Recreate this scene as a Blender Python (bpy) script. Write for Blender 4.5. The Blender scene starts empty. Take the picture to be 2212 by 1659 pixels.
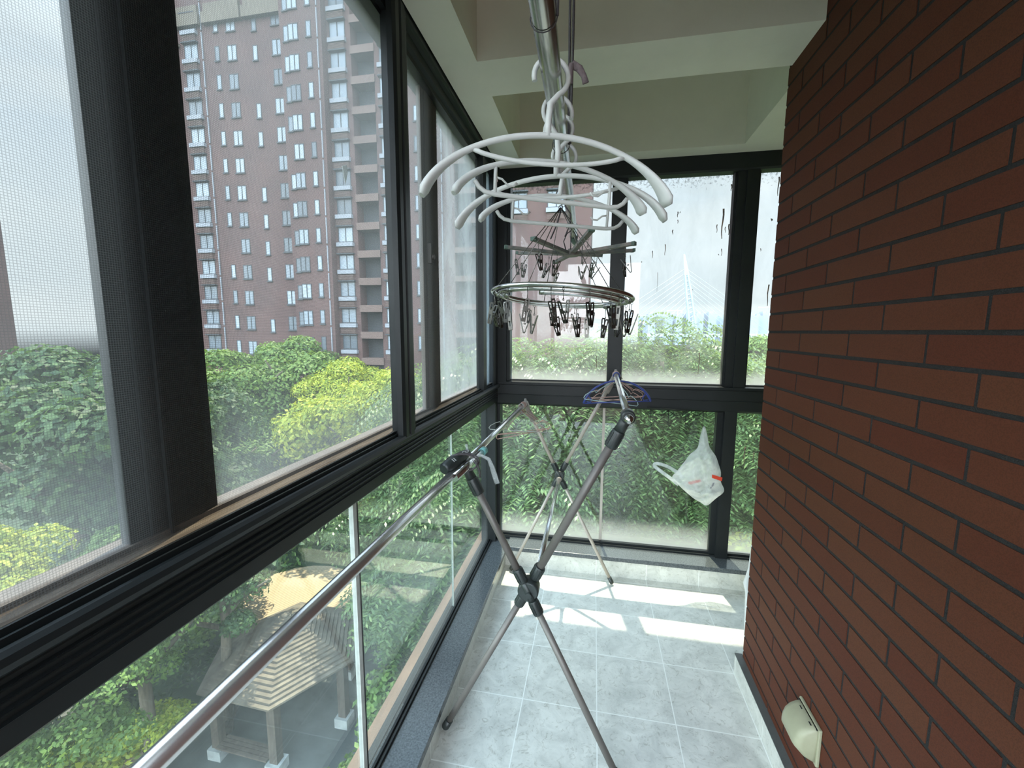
import bpy, math, random
import numpy as np
from mathutils import Vector, Matrix

# ------------------------------------------------------------------ camera, sky, sun, exposure
scene = bpy.context.scene
COL = scene.collection
EYE = (0.0, 0.0, 1.51)
cam_d = bpy.data.cameras.new('camera')
cam_d.sensor_width = 36.0
cam_d.lens = 911.13 * 36.0 / 2212.0
cam_d.clip_start = 0.02
cam_d.clip_end = 3000
cam = bpy.data.objects.new('camera', cam_d)
COL.objects.link(cam)
scene.camera = cam


def cam_matrix(pitch, yaw, roll):
    p, y, r = (math.radians(a) for a in (pitch, yaw, roll))
    cp, sp, cy, sy, cr, sr = math.cos(p), math.sin(p), math.cos(y), math.sin(y), math.cos(r), math.sin(r)
    B = np.array([[1, 0, 0], [0, 0, -1], [0, 1, 0.]])
    Y = np.array([[cy, sy, 0], [-sy, cy, 0], [0, 0, 1.]])
    P = np.array([[1, 0, 0], [0, cp, -sp], [0, sp, cp]])
    Rr = np.array([[cr, -sr, 0], [sr, cr, 0], [0, 0, 1.]])
    R = Rr @ P @ B @ Y
    m = Matrix(((R[0][0], -R[1][0], -R[2][0], EYE[0]),
                (R[0][1], -R[1][1], -R[2][1], EYE[1]),
                (R[0][2], -R[1][2], -R[2][2], EYE[2]),
                (0, 0, 0, 1)))
    return m


cam.matrix_world = cam_matrix(7.12434671, 10.92295158, 0.25784446)

SKY_STRENGTH = 0.80
SUN_STRENGTH = 6.5
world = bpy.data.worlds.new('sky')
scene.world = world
world.use_nodes = True
wt = world.node_tree
wt.nodes.clear()
w_out = wt.nodes.new('ShaderNodeOutputWorld')
w_bg = wt.nodes.new('ShaderNodeBackground')
w_bg.inputs['Strength'].default_value = SKY_STRENGTH
w_tc = wt.nodes.new('ShaderNodeTexCoord')
w_sep = wt.nodes.new('ShaderNodeSeparateXYZ')
w_ramp = wt.nodes.new('ShaderNodeValToRGB')
cr_ = w_ramp.color_ramp
cr_.elements[0].position = 0.0
cr_.elements[0].color = (0.68, 0.74, 0.78, 1)
cr_.elements[1].position = 0.75
cr_.elements[1].color = (0.50, 0.66, 0.88, 1)
e_ = cr_.elements.new(0.18)
e_.color = (0.70, 0.77, 0.82, 1)
w_noise = wt.nodes.new('ShaderNodeTexNoise')
w_noise.inputs['Scale'].default_value = 2.2
w_noise.inputs['Detail'].default_value = 5
w_map = wt.nodes.new('ShaderNodeMapping')
w_map.inputs['Scale'].default_value = (1, 1, 3.5)
w_cr = wt.nodes.new('ShaderNodeValToRGB')
w_cr.color_ramp.elements[0].position = 0.45
w_cr.color_ramp.elements[1].position = 0.72
w_mix = wt.nodes.new('ShaderNodeMix')
w_mix.data_type = 'RGBA'
w_mix.inputs['B'].default_value = (0.80, 0.84, 0.86, 1)
wt.links.new(w_tc.outputs['Generated'], w_sep.inputs[0])
wt.links.new(w_sep.outputs['Z'], w_ramp.inputs[0])
wt.links.new(w_tc.outputs['Generated'], w_map.inputs[0])
wt.links.new(w_map.outputs[0], w_noise.inputs[0])
wt.links.new(w_noise.outputs[0], w_cr.inputs[0])
wt.links.new(w_cr.outputs[0], w_mix.inputs['Factor'])
wt.links.new(w_ramp.outputs[0], w_mix.inputs['A'])
# hazy sky: brighter towards the high sun, with added fill light behind the camera
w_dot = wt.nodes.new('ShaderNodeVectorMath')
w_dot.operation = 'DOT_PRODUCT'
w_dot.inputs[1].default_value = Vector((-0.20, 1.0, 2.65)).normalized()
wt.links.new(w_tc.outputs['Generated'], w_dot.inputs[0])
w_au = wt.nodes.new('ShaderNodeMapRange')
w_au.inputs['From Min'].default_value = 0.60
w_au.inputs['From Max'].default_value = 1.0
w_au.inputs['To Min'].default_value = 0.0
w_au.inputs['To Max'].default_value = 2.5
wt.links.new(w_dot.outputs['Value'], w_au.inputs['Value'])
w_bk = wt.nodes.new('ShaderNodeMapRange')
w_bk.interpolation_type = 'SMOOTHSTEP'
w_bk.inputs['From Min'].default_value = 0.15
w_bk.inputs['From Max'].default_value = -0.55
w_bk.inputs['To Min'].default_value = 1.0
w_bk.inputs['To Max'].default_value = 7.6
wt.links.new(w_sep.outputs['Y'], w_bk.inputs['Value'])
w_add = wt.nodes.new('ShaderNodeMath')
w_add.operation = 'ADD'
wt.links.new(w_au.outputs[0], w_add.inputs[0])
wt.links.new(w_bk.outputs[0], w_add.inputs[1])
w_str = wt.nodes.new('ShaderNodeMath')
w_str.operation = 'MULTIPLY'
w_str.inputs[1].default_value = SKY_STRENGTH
w_lo = wt.nodes.new('ShaderNodeMapRange')     # below the horizon there is only dim land
w_lo.inputs['From Min'].default_value = -0.04
w_lo.inputs['From Max'].default_value = 0.0
w_lo.inputs['To Min'].default_value = 0.04
w_lo.inputs['To Max'].default_value = 1.0
wt.links.new(w_sep.outputs['Z'], w_lo.inputs['Value'])
w_m2 = wt.nodes.new('ShaderNodeMath')
w_m2.operation = 'MULTIPLY'
wt.links.new(w_lo.outputs[0], w_m2.inputs[1])
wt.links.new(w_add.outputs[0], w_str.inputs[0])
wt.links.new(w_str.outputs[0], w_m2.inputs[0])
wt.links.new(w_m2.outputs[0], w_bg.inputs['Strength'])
wt.links.new(w_mix.outputs['Result'], w_bg.inputs[0])
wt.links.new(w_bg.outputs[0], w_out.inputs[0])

sun_d = bpy.data.lights.new('sun', 'SUN')
sun_d.energy = SUN_STRENGTH
sun_d.angle = math.radians(0.7)
sun_d.color = (1.0, 0.88, 0.68)
sun = bpy.data.objects.new('sun', sun_d)
COL.objects.link(sun)
sun.rotation_euler = Vector((-0.20, 1.0, 2.65)).to_track_quat('Z', 'Y').to_euler()

scene.view_settings.view_transform = 'Standard'
scene.view_settings.look = 'None'
scene.view_settings.gamma = 1.0
scene.view_settings.use_curve_mapping = False
scene.view_settings.exposure = 0.85
cy = scene.cycles
cy.max_bounces = 10
cy.diffuse_bounces = 5
cy.glossy_bounces = 4
cy.transmission_bounces = 6
cy.transparent_max_bounces = 32
cy.use_denoising = True
cy.caustics_reflective = False
cy.caustics_refractive = False
cy.sample_clamp_indirect = 6.0


# ------------------------------------------------------------------ materials
MATS = {}


def nt(name):
    m = bpy.data.materials.new(name)
    m.use_nodes = True
    MATS[name] = m
    t = m.node_tree
    t.nodes.clear()
    out = t.nodes.new('ShaderNodeOutputMaterial')
    return m, t, out


def N(t, typ, **kw):
    n = t.nodes.new('ShaderNode' + typ)
    for k, v in kw.items():
        if k.startswith('_'):
            setattr(n, k[1:], v)
        else:
            n.inputs[k.replace('__', ' ')].default_value = v
    return n


def pbr(name, col, rough=0.5, metal=0.0, var=0.0, vscale=8.0, bump=0.0, bscale=60.0, col2=None, stretch=None, spec=0.5, trans=0.0):
    """Principled surface whose colour wanders between two tones along a noise."""
    m, t, out = nt(name)
    b = N(t, 'BsdfPrincipled')
    b.inputs['Roughness'].default_value = rough
    b.inputs['Metallic'].default_value = metal
    b.inputs['Specular IOR Level'].default_value = spec
    tc = N(t, 'TexCoord')
    mp = N(t, 'Mapping')
    if stretch:
        mp.inputs['Scale'].default_value = stretch
    t.links.new(tc.outputs['Object'], mp.inputs[0])
    c1 = tuple(col) + (1,)
    c2 = tuple(col2) + (1,) if col2 else tuple(max(0, c * (1 - var)) for c in col) + (1,)
    nz = N(t, 'TexNoise', Scale=vscale, Detail=6.0, Roughness=0.6)
    t.links.new(mp.outputs[0], nz.inputs['Vector'])
    rp = N(t, 'ValToRGB')
    rp.color_ramp.elements[0].position = 0.35
    rp.color_ramp.elements[1].position = 0.65
    rp.color_ramp.elements[0].color = c2
    rp.color_ramp.elements[1].color = c1
    t.links.new(nz.outputs[0], rp.inputs[0])
    t.links.new(rp.outputs[0], b.inputs['Base Color'])
    if bump > 0:
        n2 = N(t, 'TexNoise', Scale=bscale, Detail=4.0)
        t.links.new(mp.outputs[0], n2.inputs['Vector'])
        bp = N(t, 'Bump', Strength=bump, Distance=0.01)
        t.links.new(n2.outputs[0], bp.inputs['Height'])
        t.links.new(bp.outputs[0], b.inputs['Normal'])
    if trans > 0:
        tl = N(t, 'BsdfTranslucent', Color=c1)
        mx = N(t, 'MixShader', Fac=trans)
        t.links.new(b.outputs[0], mx.inputs[1])
        t.links.new(tl.outputs[0], mx.inputs[2])
        t.links.new(mx.outputs[0], out.inputs[0])
    else:
        t.links.new(b.outputs[0], out.inputs[0])
    return m


M = {}
M['frame'] = pbr('frame_paint', (0.0165, 0.0195, 0.0205), 0.38, 0.0, 0.3, 3.0, spec=0.3)
M['frame_brown'] = pbr('weathered_sash', (0.13, 0.105, 0.085), 0.6, 0.0, 0.5, 14.0, col2=(0.075, 0.062, 0.052), stretch=(1, 1, 0.25))
M['track'] = pbr('dusty_track', (0.1650, 0.1275, 0.0900), 0.75, 0.0, 0.5, 10.0, col2=(0.0600, 0.0413, 0.0263), stretch=(6, 0.6, 6), bump=0.3)
M['plaster'] = pbr('ceiling_plaster', (0.83, 0.80, 0.68), 0.9, 0.0, 0.10, 2.0, bump=0.15, bscale=25)
M['granite'] = pbr('granite_sill', (0.115, 0.125, 0.13), 0.16, 0.0, 0.5, 160.0, col2=(0.045, 0.052, 0.058))
M['wood_ledge'] = pbr('outer_ledge', (0.15, 0.095, 0.065), 0.7, 0.0, 0.3, 6.0, col2=(0.09, 0.058, 0.042), stretch=(4, 0.5, 4))
M['chrome'] = pbr('polished_steel', (0.70, 0.70, 0.69), 0.19, 1.0, 0.12, 9.0)
M['rail_steel'] = pbr('rail_steel', (0.74, 0.74, 0.73), 0.24, 0.92, 0.08, 9.0)
M['steel'] = pbr('brushed_steel', (0.50, 0.50, 0.47), 0.24, 1.0, 0.25, 20.0, stretch=(4, 0.3, 4))
M['peg_steel'] = pbr('peg_steel', (0.17, 0.165, 0.15), 0.35, 1.0, 0.35, 40.0)
M['tube_grey'] = pbr('taupe_tube', (0.165, 0.150, 0.138), 0.45, 0.2, 0.15, 12.0)
M['tube_pale'] = pbr('sunlit_pale_tube', (0.46, 0.41, 0.36), 0.45, 0.2, 0.15, 12.0)  # rear legs: sunlight put into the taupe colour; also the pale joint strip
M['black_plastic'] = pbr('dark_plastic', (0.030, 0.038, 0.037), 0.42, 0.0, 0.4, 20.0)
M['grey_plastic'] = pbr('pale_plastic', (0.32, 0.29, 0.26), 0.6, 0.0, 0.25, 20.0)  # paler tone for the rear joints and rear spreader socket
M['white_plastic'] = pbr('white_plastic', (0.74, 0.75, 0.73), 0.42, 0.0, 0.06, 6.0, trans=0.12)
M['cream'] = pbr('cream_plastic', (0.33, 0.325, 0.22), 0.45, 0.0, 0.12, 12.0)
M['pink_wire'] = pbr('pink_coated_wire', (0.50, 0.31, 0.27), 0.4, 0.2, 0.2, 30.0)
M['grey_wire'] = pbr('grey_coated_wire', (0.44, 0.45, 0.44), 0.4, 0.1, 0.1, 30.0)
M['blue_plastic'] = pbr('blue_plastic', (0.030, 0.050, 0.24), 0.35, 0.0, 0.15, 10.0)
M['teal_wire'] = pbr('teal_wire', (0.42, 0.56, 0.58), 0.4, 0.1, 0.1, 30.0)
M['teal_cap'] = pbr('teal_cap', (0.20, 0.50, 0.48), 0.35, 0.0, 0.1, 10.0)
M['iron'] = pbr('black_iron', (0.012, 0.013, 0.013), 0.5, 0.3, 0.2, 30.0)
M['cord'] = pbr('cord', (0.06, 0.052, 0.055), 0.6, 0.0, 0.3, 200.0)
M['cloth_knot'] = pbr('mauve_cloth', (0.22, 0.17, 0.18), 0.9, 0.0, 0.4, 60.0, bump=0.4)
M['green_tape'] = pbr('green_wrap', (0.10, 0.16, 0.13), 0.6, 0.0, 0.3, 40.0)
M['arm_taupe'] = pbr('faded_arm', (0.24, 0.20, 0.18), 0.5, 0.1, 0.3, 25.0, col2=(0.09, 0.11, 0.10))
M['red_print'] = pbr('red_print', (0.72, 0.07, 0.03), 0.5, 0.0, 0.05, 10.0, trans=0.3)
M['grey_print'] = pbr('grey_print', (0.20, 0.20, 0.22), 0.6, 0.0, 0.05, 10.0)
M['white_mark'] = pbr('white_print', (0.75, 0.76, 0.75), 0.5, trans=0.5)
M['bark'] = pbr('bark', (0.16, 0.13, 0.10), 0.9, 0.0, 0.5, 6.0, col2=(0.08, 0.065, 0.05), stretch=(3, 3, 0.5), bump=0.5, bscale=15)
M['roof_wood'] = pbr('weathered_shingle', (0.1800, 0.1500, 0.1170), 0.9, 0.0, 0.5, 3.0, col2=(0.0900, 0.0750, 0.0600), bump=0.4, bscale=12)
M['post_wood'] = pbr('dark_timber', (0.1120, 0.0875, 0.0700), 0.8, 0.0, 0.4, 4.0, col2=(0.0595, 0.0455, 0.0364), stretch=(3, 3, 0.4))
M['stone'] = pbr('grey_stone', (0.40, 0.42, 0.42), 0.85, 0.0, 0.3, 5.0)
M['paving'] = pbr('grey_paving', (0.0975, 0.1073, 0.1040), 0.85, 0.0, 0.3, 1.5)
M['soil'] = pbr('garden_ground', (0.0350, 0.0665, 0.0245), 1.0, 0.0, 0.6, 0.35, col2=(0.0154, 0.0315, 0.0154), bump=0.6, bscale=6)
M['bld_brick'] = pbr('tower_brick', (0.1054, 0.0570, 0.0508), 0.9, 0.0, 0.25, 0.25, col2=(0.0806, 0.0465, 0.0434))
M['bld_band'] = pbr('tower_band', (0.1550, 0.1054, 0.0899), 0.9, 0.0, 0.15, 0.4)
M['bld_cornice'] = pbr('tower_cornice', (0.1440, 0.1200, 0.0900), 0.9, 0.0, 0.15, 0.4)
def mat_tower_glass():
    m, t, out = nt('tower_glass')
    b = N(t, 'BsdfPrincipled', Roughness=0.25)
    oi = N(t, 'ObjectInfo')
    rp = N(t, 'ValToRGB')
    rp.color_ramp.elements[0].color = (0.07, 0.09, 0.11, 1)
    rp.color_ramp.elements[0].position = 0.1
    rp.color_ramp.elements[1].color = (0.26, 0.31, 0.36, 1)
    rp.color_ramp.elements[1].position = 0.75
    t.links.new(oi.outputs['Random'], rp.inputs[0])
    t.links.new(rp.outputs[0], b.inputs['Base Color'])
    t.links.new(b.outputs[0], out.inputs[0])
    return m


M['bld_glass'] = mat_tower_glass()
M['bld_dark'] = pbr('tower_recess', (0.050, 0.055, 0.062), 0.7, 0.0, 0.3, 0.5)
M['bld_white'] = pbr('tower_sill', (0.2520, 0.2660, 0.2940), 0.7, 0.0, 0.1, 0.5)
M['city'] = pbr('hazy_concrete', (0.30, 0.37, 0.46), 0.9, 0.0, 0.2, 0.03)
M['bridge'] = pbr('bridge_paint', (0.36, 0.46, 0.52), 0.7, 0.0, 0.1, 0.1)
M['rail_white'] = pbr('white_silicone', (0.55, 0.56, 0.53), 0.5, 0.0, 0.2, 30.0)
M['skirt_cap'] = pbr('skirting_cap', (0.10, 0.105, 0.10), 0.5, 0.0, 0.2, 20.0)


def mat_brick():
    m, t, out = nt('brick_tile')
    b = N(t, 'BsdfPrincipled', Roughness=0.7)
    b.inputs['Specular IOR Level'].default_value = 0.25
    g = N(t, 'NewGeometry')
    rp = N(t, 'ValToRGB')
    rp.color_ramp.elements[0].color = (0.085, 0.0205, 0.0095, 1)
    rp.color_ramp.elements[1].color = (0.098, 0.031, 0.014, 1)
    t.links.new(g.outputs['Random Per Island'], rp.inputs[0])
    tc = N(t, 'TexCoord')
    nz = N(t, 'TexNoise', Scale=420.0, Detail=2.0)
    t.links.new(tc.outputs['Object'], nz.inputs['Vector'])
    mx = N(t, 'Mix', _data_type='RGBA', _blend_type='MULTIPLY')
    mx.inputs['Factor'].default_value = 0.35
    t.links.new(rp.outputs[0], mx.inputs['A'])
    r2 = N(t, 'ValToRGB')
    r2.color_ramp.elements[0].position = 0.4
    r2.color_ramp.elements[0].color = (0.35, 0.35, 0.35, 1)
    r2.color_ramp.elements[1].position = 0.55
    t.links.new(nz.outputs[0], r2.inputs[0])
    t.links.new(r2.outputs[0], mx.inputs['B'])
    t.links.new(mx.outputs['Result'], b.inputs['Base Color'])
    bp = N(t, 'Bump', Strength=0.15, Distance=0.002)
    t.links.new(nz.outputs[0], bp.inputs['Height'])
    t.links.new(bp.outputs[0], b.inputs['Normal'])
    t.links.new(b.outputs[0], out.inputs[0])
    return m


M['brick'] = mat_brick()
M['mortar'] = pbr('dark_mortar', (0.017, 0.017, 0.017), 0.95, 0.0, 0.3, 120.0, bump=0.4, bscale=300)


def mat_tile(name, ox, oy, w, h, plane='XY'):
    """Grey mottled stone tile with pale joints."""
    m, t, out = nt(name)
    b = N(t, 'BsdfPrincipled', Roughness=0.34)
    tc = N(t, 'TexCoord')
    sep = N(t, 'SeparateXYZ')
    t.links.new(tc.outputs['Object'], sep.inputs[0])
    cmb = N(t, 'CombineXYZ')
    a, c = {'XY': ('X', 'Y'), 'XZ': ('X', 'Z'), 'YZ': ('Y', 'Z')}[plane]
    for src, dst, o, s in ((a, 'X', ox, w), (c, 'Y', oy, h)):
        ad = N(t, 'Math', _operation='SUBTRACT')
        ad.inputs[1].default_value = o
        dv = N(t, 'Math', _operation='DIVIDE')
        dv.inputs[1].default_value = s
        t.links.new(sep.outputs[src], ad.inputs[0])
        t.links.new(ad.outputs[0], dv.inputs[0])
        t.links.new(dv.outputs[0], cmb.inputs[dst])
    br = N(t, 'TexBrick', _offset=0.0, _squash=1.0)
    br.inputs['Scale'].default_value = 1.0
    br.inputs['Brick Width'].default_value = 1.0
    br.inputs['Row Height'].default_value = 1.0
    br.inputs['Mortar Size'].default_value = 0.0075
    br.inputs['Mortar Smooth'].default_value = 0.1
    br.inputs['Bias'].default_value = 0.0
    br.inputs['Color1'].default_value = (1, 1, 1, 1)
    br.inputs['Color2'].default_value = (0.94, 0.94, 0.94, 1)
    t.links.new(cmb.outputs[0], br.inputs['Vector'])
    nz = N(t, 'TexNoise', Scale=9.0, Detail=9.0, Roughness=0.68, Distortion=0.8)
    t.links.new(tc.outputs['Object'], nz.inputs['Vector'])
    rp = N(t, 'ValToRGB')
    rp.color_ramp.elements[0].position = 0.30
    rp.color_ramp.elements[0].color = (0.45, 0.455, 0.42, 1)
    rp.color_ramp.elements[1].position = 0.62
    rp.color_ramp.elements[1].color = (0.66, 0.66, 0.61, 1)
    t.links.new(nz.outputs[0], rp.inputs[0])
    v = N(t, 'TexNoise', Scale=26.0, Detail=6.0, Roughness=0.75, Distortion=2.2)
    t.links.new(tc.outputs['Object'], v.inputs['Vector'])
    vr = N(t, 'ValToRGB')
    vr.color_ramp.elements[0].position = 0.36
    vr.color_ramp.elements[0].color = (0.72, 0.71, 0.68, 1)
    vr.color_ramp.elements[1].position = 0.46
    t.links.new(v.outputs[0], vr.inputs[0])
    m1 = N(t, 'Mix', _data_type='RGBA', _blend_type='MULTIPLY')
    m1.inputs['Factor'].default_value = 1.0
    t.links.new(rp.outputs[0], m1.inputs['A'])
    t.links.new(vr.outputs[0], m1.inputs['B'])
    m2 = N(t, 'Mix', _data_type='RGBA', _blend_type='MULTIPLY')
    m2.inputs['Factor'].default_value = 1.0
    t.links.new(m1.outputs['Result'], m2.inputs['A'])
    t.links.new(br.outputs['Color'], m2.inputs['B'])
    m3 = N(t, 'Mix', _data_type='RGBA')
    t.links.new(br.outputs['Fac'], m3.inputs['Factor'])
    t.links.new(m2.outputs['Result'], m3.inputs['A'])
    m3.inputs['B'].default_value = (0.74, 0.75, 0.71, 1)
    t.links.new(m3.outputs['Result'], b.inputs['Base Color'])
    bp = N(t, 'Bump', Strength=0.4, Distance=0.002, _invert=True)
    t.links.new(br.outputs['Fac'], bp.inputs['Height'])
    t.links.new(bp.outputs[0], b.inputs['Normal'])
    t.links.new(b.outputs[0], out.inputs[0])
    return m


M['floor'] = mat_tile('floor_tile', 0.052 - 3.01, 1.862 - 3.09, 0.301, 0.309)
M['skirt_far'] = mat_tile('skirting_tile_far', 0.052 - 3.01, -0.2, 0.301, 0.6, 'XZ')
M['skirt_side'] = mat_tile('skirting_tile_side', 1.862 - 3.09, -0.2, 0.309, 0.6, 'YZ')


def mat_glass(name, tint=(0.90, 0.95, 0.93), dust=0.06, low=None, low_amt=0.3, low_h=0.15, spot_z=None, noise_scale=3.0, refl=1.0, high=None):
    """Window glass: see-through, mirror-like by angle, with a film of dust that scatters the light."""
    m, t, out = nt(name)
    tr = N(t, 'BsdfTransparent', Color=tint + (1,))
    gl = N(t, 'BsdfGlossy', Roughness=0.0)
    gl.inputs['Color'].default_value = (1, 1, 1, 1)
    lw = N(t, 'LayerWeight', Blend=0.5)
    pw = N(t, 'Math', _operation='POWER')
    pw.inputs[1].default_value = 5.0
    t.links.new(lw.outputs['Facing'], pw.inputs[0])
    ma = N(t, 'Math', _operation='MULTIPLY_ADD')
    ma.inputs[1].default_value = 0.96 * refl
    ma.inputs[2].default_value = 0.042 * refl
    t.links.new(pw.outputs[0], ma.inputs[0])
    mx = N(t, 'MixShader')
    t.links.new(ma.outputs[0], mx.inputs[0])
    t.links.new(tr.outputs[0], mx.inputs[1])
    t.links.new(gl.outputs[0], mx.inputs[2])
    # dust film
    df = N(t, 'BsdfDiffuse', Color=(0.70, 0.74, 0.74, 1))
    tl = N(t, 'BsdfTranslucent', Color=(0.70, 0.74, 0.74, 1))
    dm = N(t, 'MixShader', Fac=0.82)
    t.links.new(df.outputs[0], dm.inputs[1])
    t.links.new(tl.outputs[0], dm.inputs[2])
    ge = N(t, 'NewGeometry')
    nz = N(t, 'TexNoise', Scale=noise_scale, Detail=7.0, Roughness=0.62, Distortion=0.6)
    mp = N(t, 'Mapping')
    mp.inputs['Scale'].default_value = (1, 1, 0.45)
    t.links.new(ge.outputs['Position'], mp.inputs[0])
    t.links.new(mp.outputs[0], nz.inputs['Vector'])
    f1 = N(t, 'MapRange')
    f1.inputs['From Min'].default_value = 0.35
    f1.inputs['From Max'].default_value = 0.75
    f1.inputs['To Min'].default_value = dust * 0.45
    f1.inputs['To Max'].default_value = dust * 1.7
    t.links.new(nz.outputs[0], f1.inputs['Value'])
    fac = f1.outputs[0]
    sp = N(t, 'SeparateXYZ')
    t.links.new(ge.outputs['Position'], sp.inputs[0])
    if high is not None:   # (z0, z1, amount): the film is thicker up where the cloth never reached
        fh = N(t, 'MapRange', _interpolation_type='SMOOTHSTEP')
        fh.inputs['From Min'].default_value = high[0]
        fh.inputs['From Max'].default_value = high[1]
        fh.inputs['To Min'].default_value = 0.0
        fh.inputs['To Max'].default_value = high[2]
        t.links.new(sp.outputs['Z'], fh.inputs['Value'])
        ah = N(t, 'Math', _operation='ADD')
        t.links.new(fac, ah.inputs[0])
        t.links.new(fh.outputs[0], ah.inputs[1])
        fac = ah.outputs[0]
    if low is not None:
        f2 = N(t, 'MapRange', _interpolation_type='SMOOTHSTEP')
        f2.inputs['From Min'].default_value = low
        f2.inputs['From Max'].default_value = low + low_h
        f2.inputs['To Min'].default_value = low_amt
        f2.inputs['To Max'].default_value = 0.0
        t.links.new(sp.outputs['Z'], f2.inputs['Value'])
        ad = N(t, 'Math', _operation='ADD')
        t.links.new(fac, ad.inputs[0])
        t.links.new(f2.outputs[0], ad.inputs[1])
        fac = ad.outputs[0]
    ms = N(t, 'MixShader')
    t.links.new(fac, ms.inputs[0])
    t.links.new(mx.outputs[0], ms.inputs[1])
    t.links.new(dm.outputs[0], ms.inputs[2])
    last = ms
    if spot_z is not None:  # dark mould specks near the head of the pane
        n2 = N(t, 'TexNoise', Scale=70.0, Detail=3.0, Roughness=0.7)
        t.links.new(ge.outputs['Position'], n2.inputs['Vector'])
        f3 = N(t, 'MapRange')
        f3.inputs['From Min'].default_value = spot_z - 0.16
        f3.inputs['From Max'].default_value = spot_z
        f3.inputs['To Min'].default_value = 0.80
        f3.inputs['To Max'].default_value = 0.50
        t.links.new(sp.outputs['Z'], f3.inputs['Value'])
        gt = N(t, 'Math', _operation='GREATER_THAN')
        t.links.new(n2.outputs[0], gt.inputs[0])
        t.links.new(f3.outputs[0], gt.inputs[1])
        sc_ = N(t, 'Math', _operation='MULTIPLY')
        sc_.inputs[1].default_value = 0.35
        t.links.new(gt.outputs[0], sc_.inputs[0])
        dk = N(t, 'BsdfDiffuse', Color=(0.25, 0.27, 0.27, 1))
        m4 = N(t, 'MixShader')
        t.links.new(sc_.outputs[0], m4.inputs[0])
        t.links.new(ms.outputs[0], m4.inputs[1])
        t.links.new(dk.outputs[0], m4.inputs[2])
        last = m4
    t.links.new(last.outputs[0], out.inputs[0])
    return m


M['glass_low_left'] = mat_glass('glass_low_left', (0.91, 0.965, 0.945), 0.014, low=0.13, low_amt=0.06, low_h=0.25, noise_scale=2.0, refl=1.15)
M['glass_sash'] = mat_glass('glass_sash', (0.95, 0.975, 0.97), 0.028, low=1.2, low_amt=0.10, low_h=0.22, noise_scale=5.0, refl=0.35, high=(1.45, 2.35, 0.12))
M['glass_sash_dusty'] = mat_glass('glass_sash_dusty', (0.93, 0.95, 0.94), 0.34, low=1.2, low_amt=0.05, low_h=0.30, noise_scale=4.0, refl=0.35)
M['glass_far_up'] = mat_glass('glass_far_up', (0.95, 0.98, 0.98), 0.10, low=1.2, low_amt=0.35, low_h=0.10, spot_z=2.40, noise_scale=6.0)
M['glass_far_low'] = mat_glass('glass_far_low', (0.90, 0.96, 0.94), 0.016, low=0.14, low_amt=0.36, low_h=0.20, noise_scale=3.0)
M['glass_blue'] = mat_glass('glass_blue', (0.80, 0.90, 0.98), 0.22, noise_scale=3.0)


def mat_screen():
    m, t, out = nt('insect_mesh')
    tr = N(t, 'BsdfTransparent')
    df = N(t, 'BsdfDiffuse', Color=(0.07, 0.07, 0.068, 1))
    tl = N(t, 'BsdfTranslucent', Color=(0.16, 0.16, 0.155, 1))
    dm = N(t, 'MixShader', Fac=0.5)
    t.links.new(df.outputs[0], dm.inputs[1])
    t.links.new(tl.outputs[0], dm.inputs[2])
    ge = N(t, 'NewGeometry')
    sp = N(t, 'SeparateXYZ')
    t.links.new(ge.outputs['Position'], sp.inputs[0])
    outs = []
    for ax in ('Y', 'Z'):
        k = N(t, 'Math', _operation='MULTIPLY')
        k.inputs[1].default_value = 2 * math.pi / 0.0031
        t.links.new(sp.outputs[ax], k.inputs[0])
        s = N(t, 'Math', _operation='SINE')
        t.links.new(k.outputs[0], s.inputs[0])
        outs.append(s.outputs[0])
    mxm = N(t, 'Math', _operation='MAXIMUM')
    t.links.new(outs[0], mxm.inputs[0])
    t.links.new(outs[1], mxm.inputs[1])
    mr = N(t, 'MapRange')
    mr.inputs['From Min'].default_value = 0.55
    mr.inputs['From Max'].default_value = 0.95
    mr.inputs['To Min'].default_value = 0.10
    mr.inputs['To Max'].default_value = 0.34
    t.links.new(mxm.outputs[0], mr.inputs['Value'])
    mx = N(t, 'MixShader')
    t.links.new(mr.outputs[0], mx.inputs[0])
    t.links.new(tr.outputs[0], mx.inputs[1])
    t.links.new(dm.outputs[0], mx.inputs[2])
    t.links.new(mx.outputs[0], out.inputs[0])
    return m


M['screen'] = mat_screen()


def mat_leaf(name, c1, c2, trans=0.30, rough=0.55):
    m, t, out = nt(name)
    g = N(t, 'NewGeometry')
    oi = N(t, 'ObjectInfo')
    rp = N(t, 'ValToRGB')
    rp.color_ramp.elements[0].color = c1 + (1,)
    rp.color_ramp.elements[1].color = c2 + (1,)
    t.links.new(g.outputs['Random Per Island'], rp.inputs[0])
    d = N(t, 'BsdfPrincipled', Roughness=rough)
    d.inputs['Specular IOR Level'].default_value = 0.35
    tl = N(t, 'BsdfTranslucent')
    t.links.new(rp.outputs[0], d.inputs['Base Color'])
    br = N(t, 'Mix', _data_type='RGBA', _blend_type='MULTIPLY')
    br.inputs['Factor'].default_value = 1.0
    br.inputs['B'].default_value = (1.5, 1.45, 0.7, 1)
    t.links.new(rp.outputs[0], br.inputs['A'])
    t.links.new(br.outputs['Result'], tl.inputs['Color'])
    mx = N(t, 'MixShader', Fac=trans)
    t.links.new(d.outputs[0], mx.inputs[1])
    t.links.new(tl.outputs[0], mx.inputs[2])
    t.links.new(mx.outputs[0], out.inputs[0])
    return m


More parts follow.
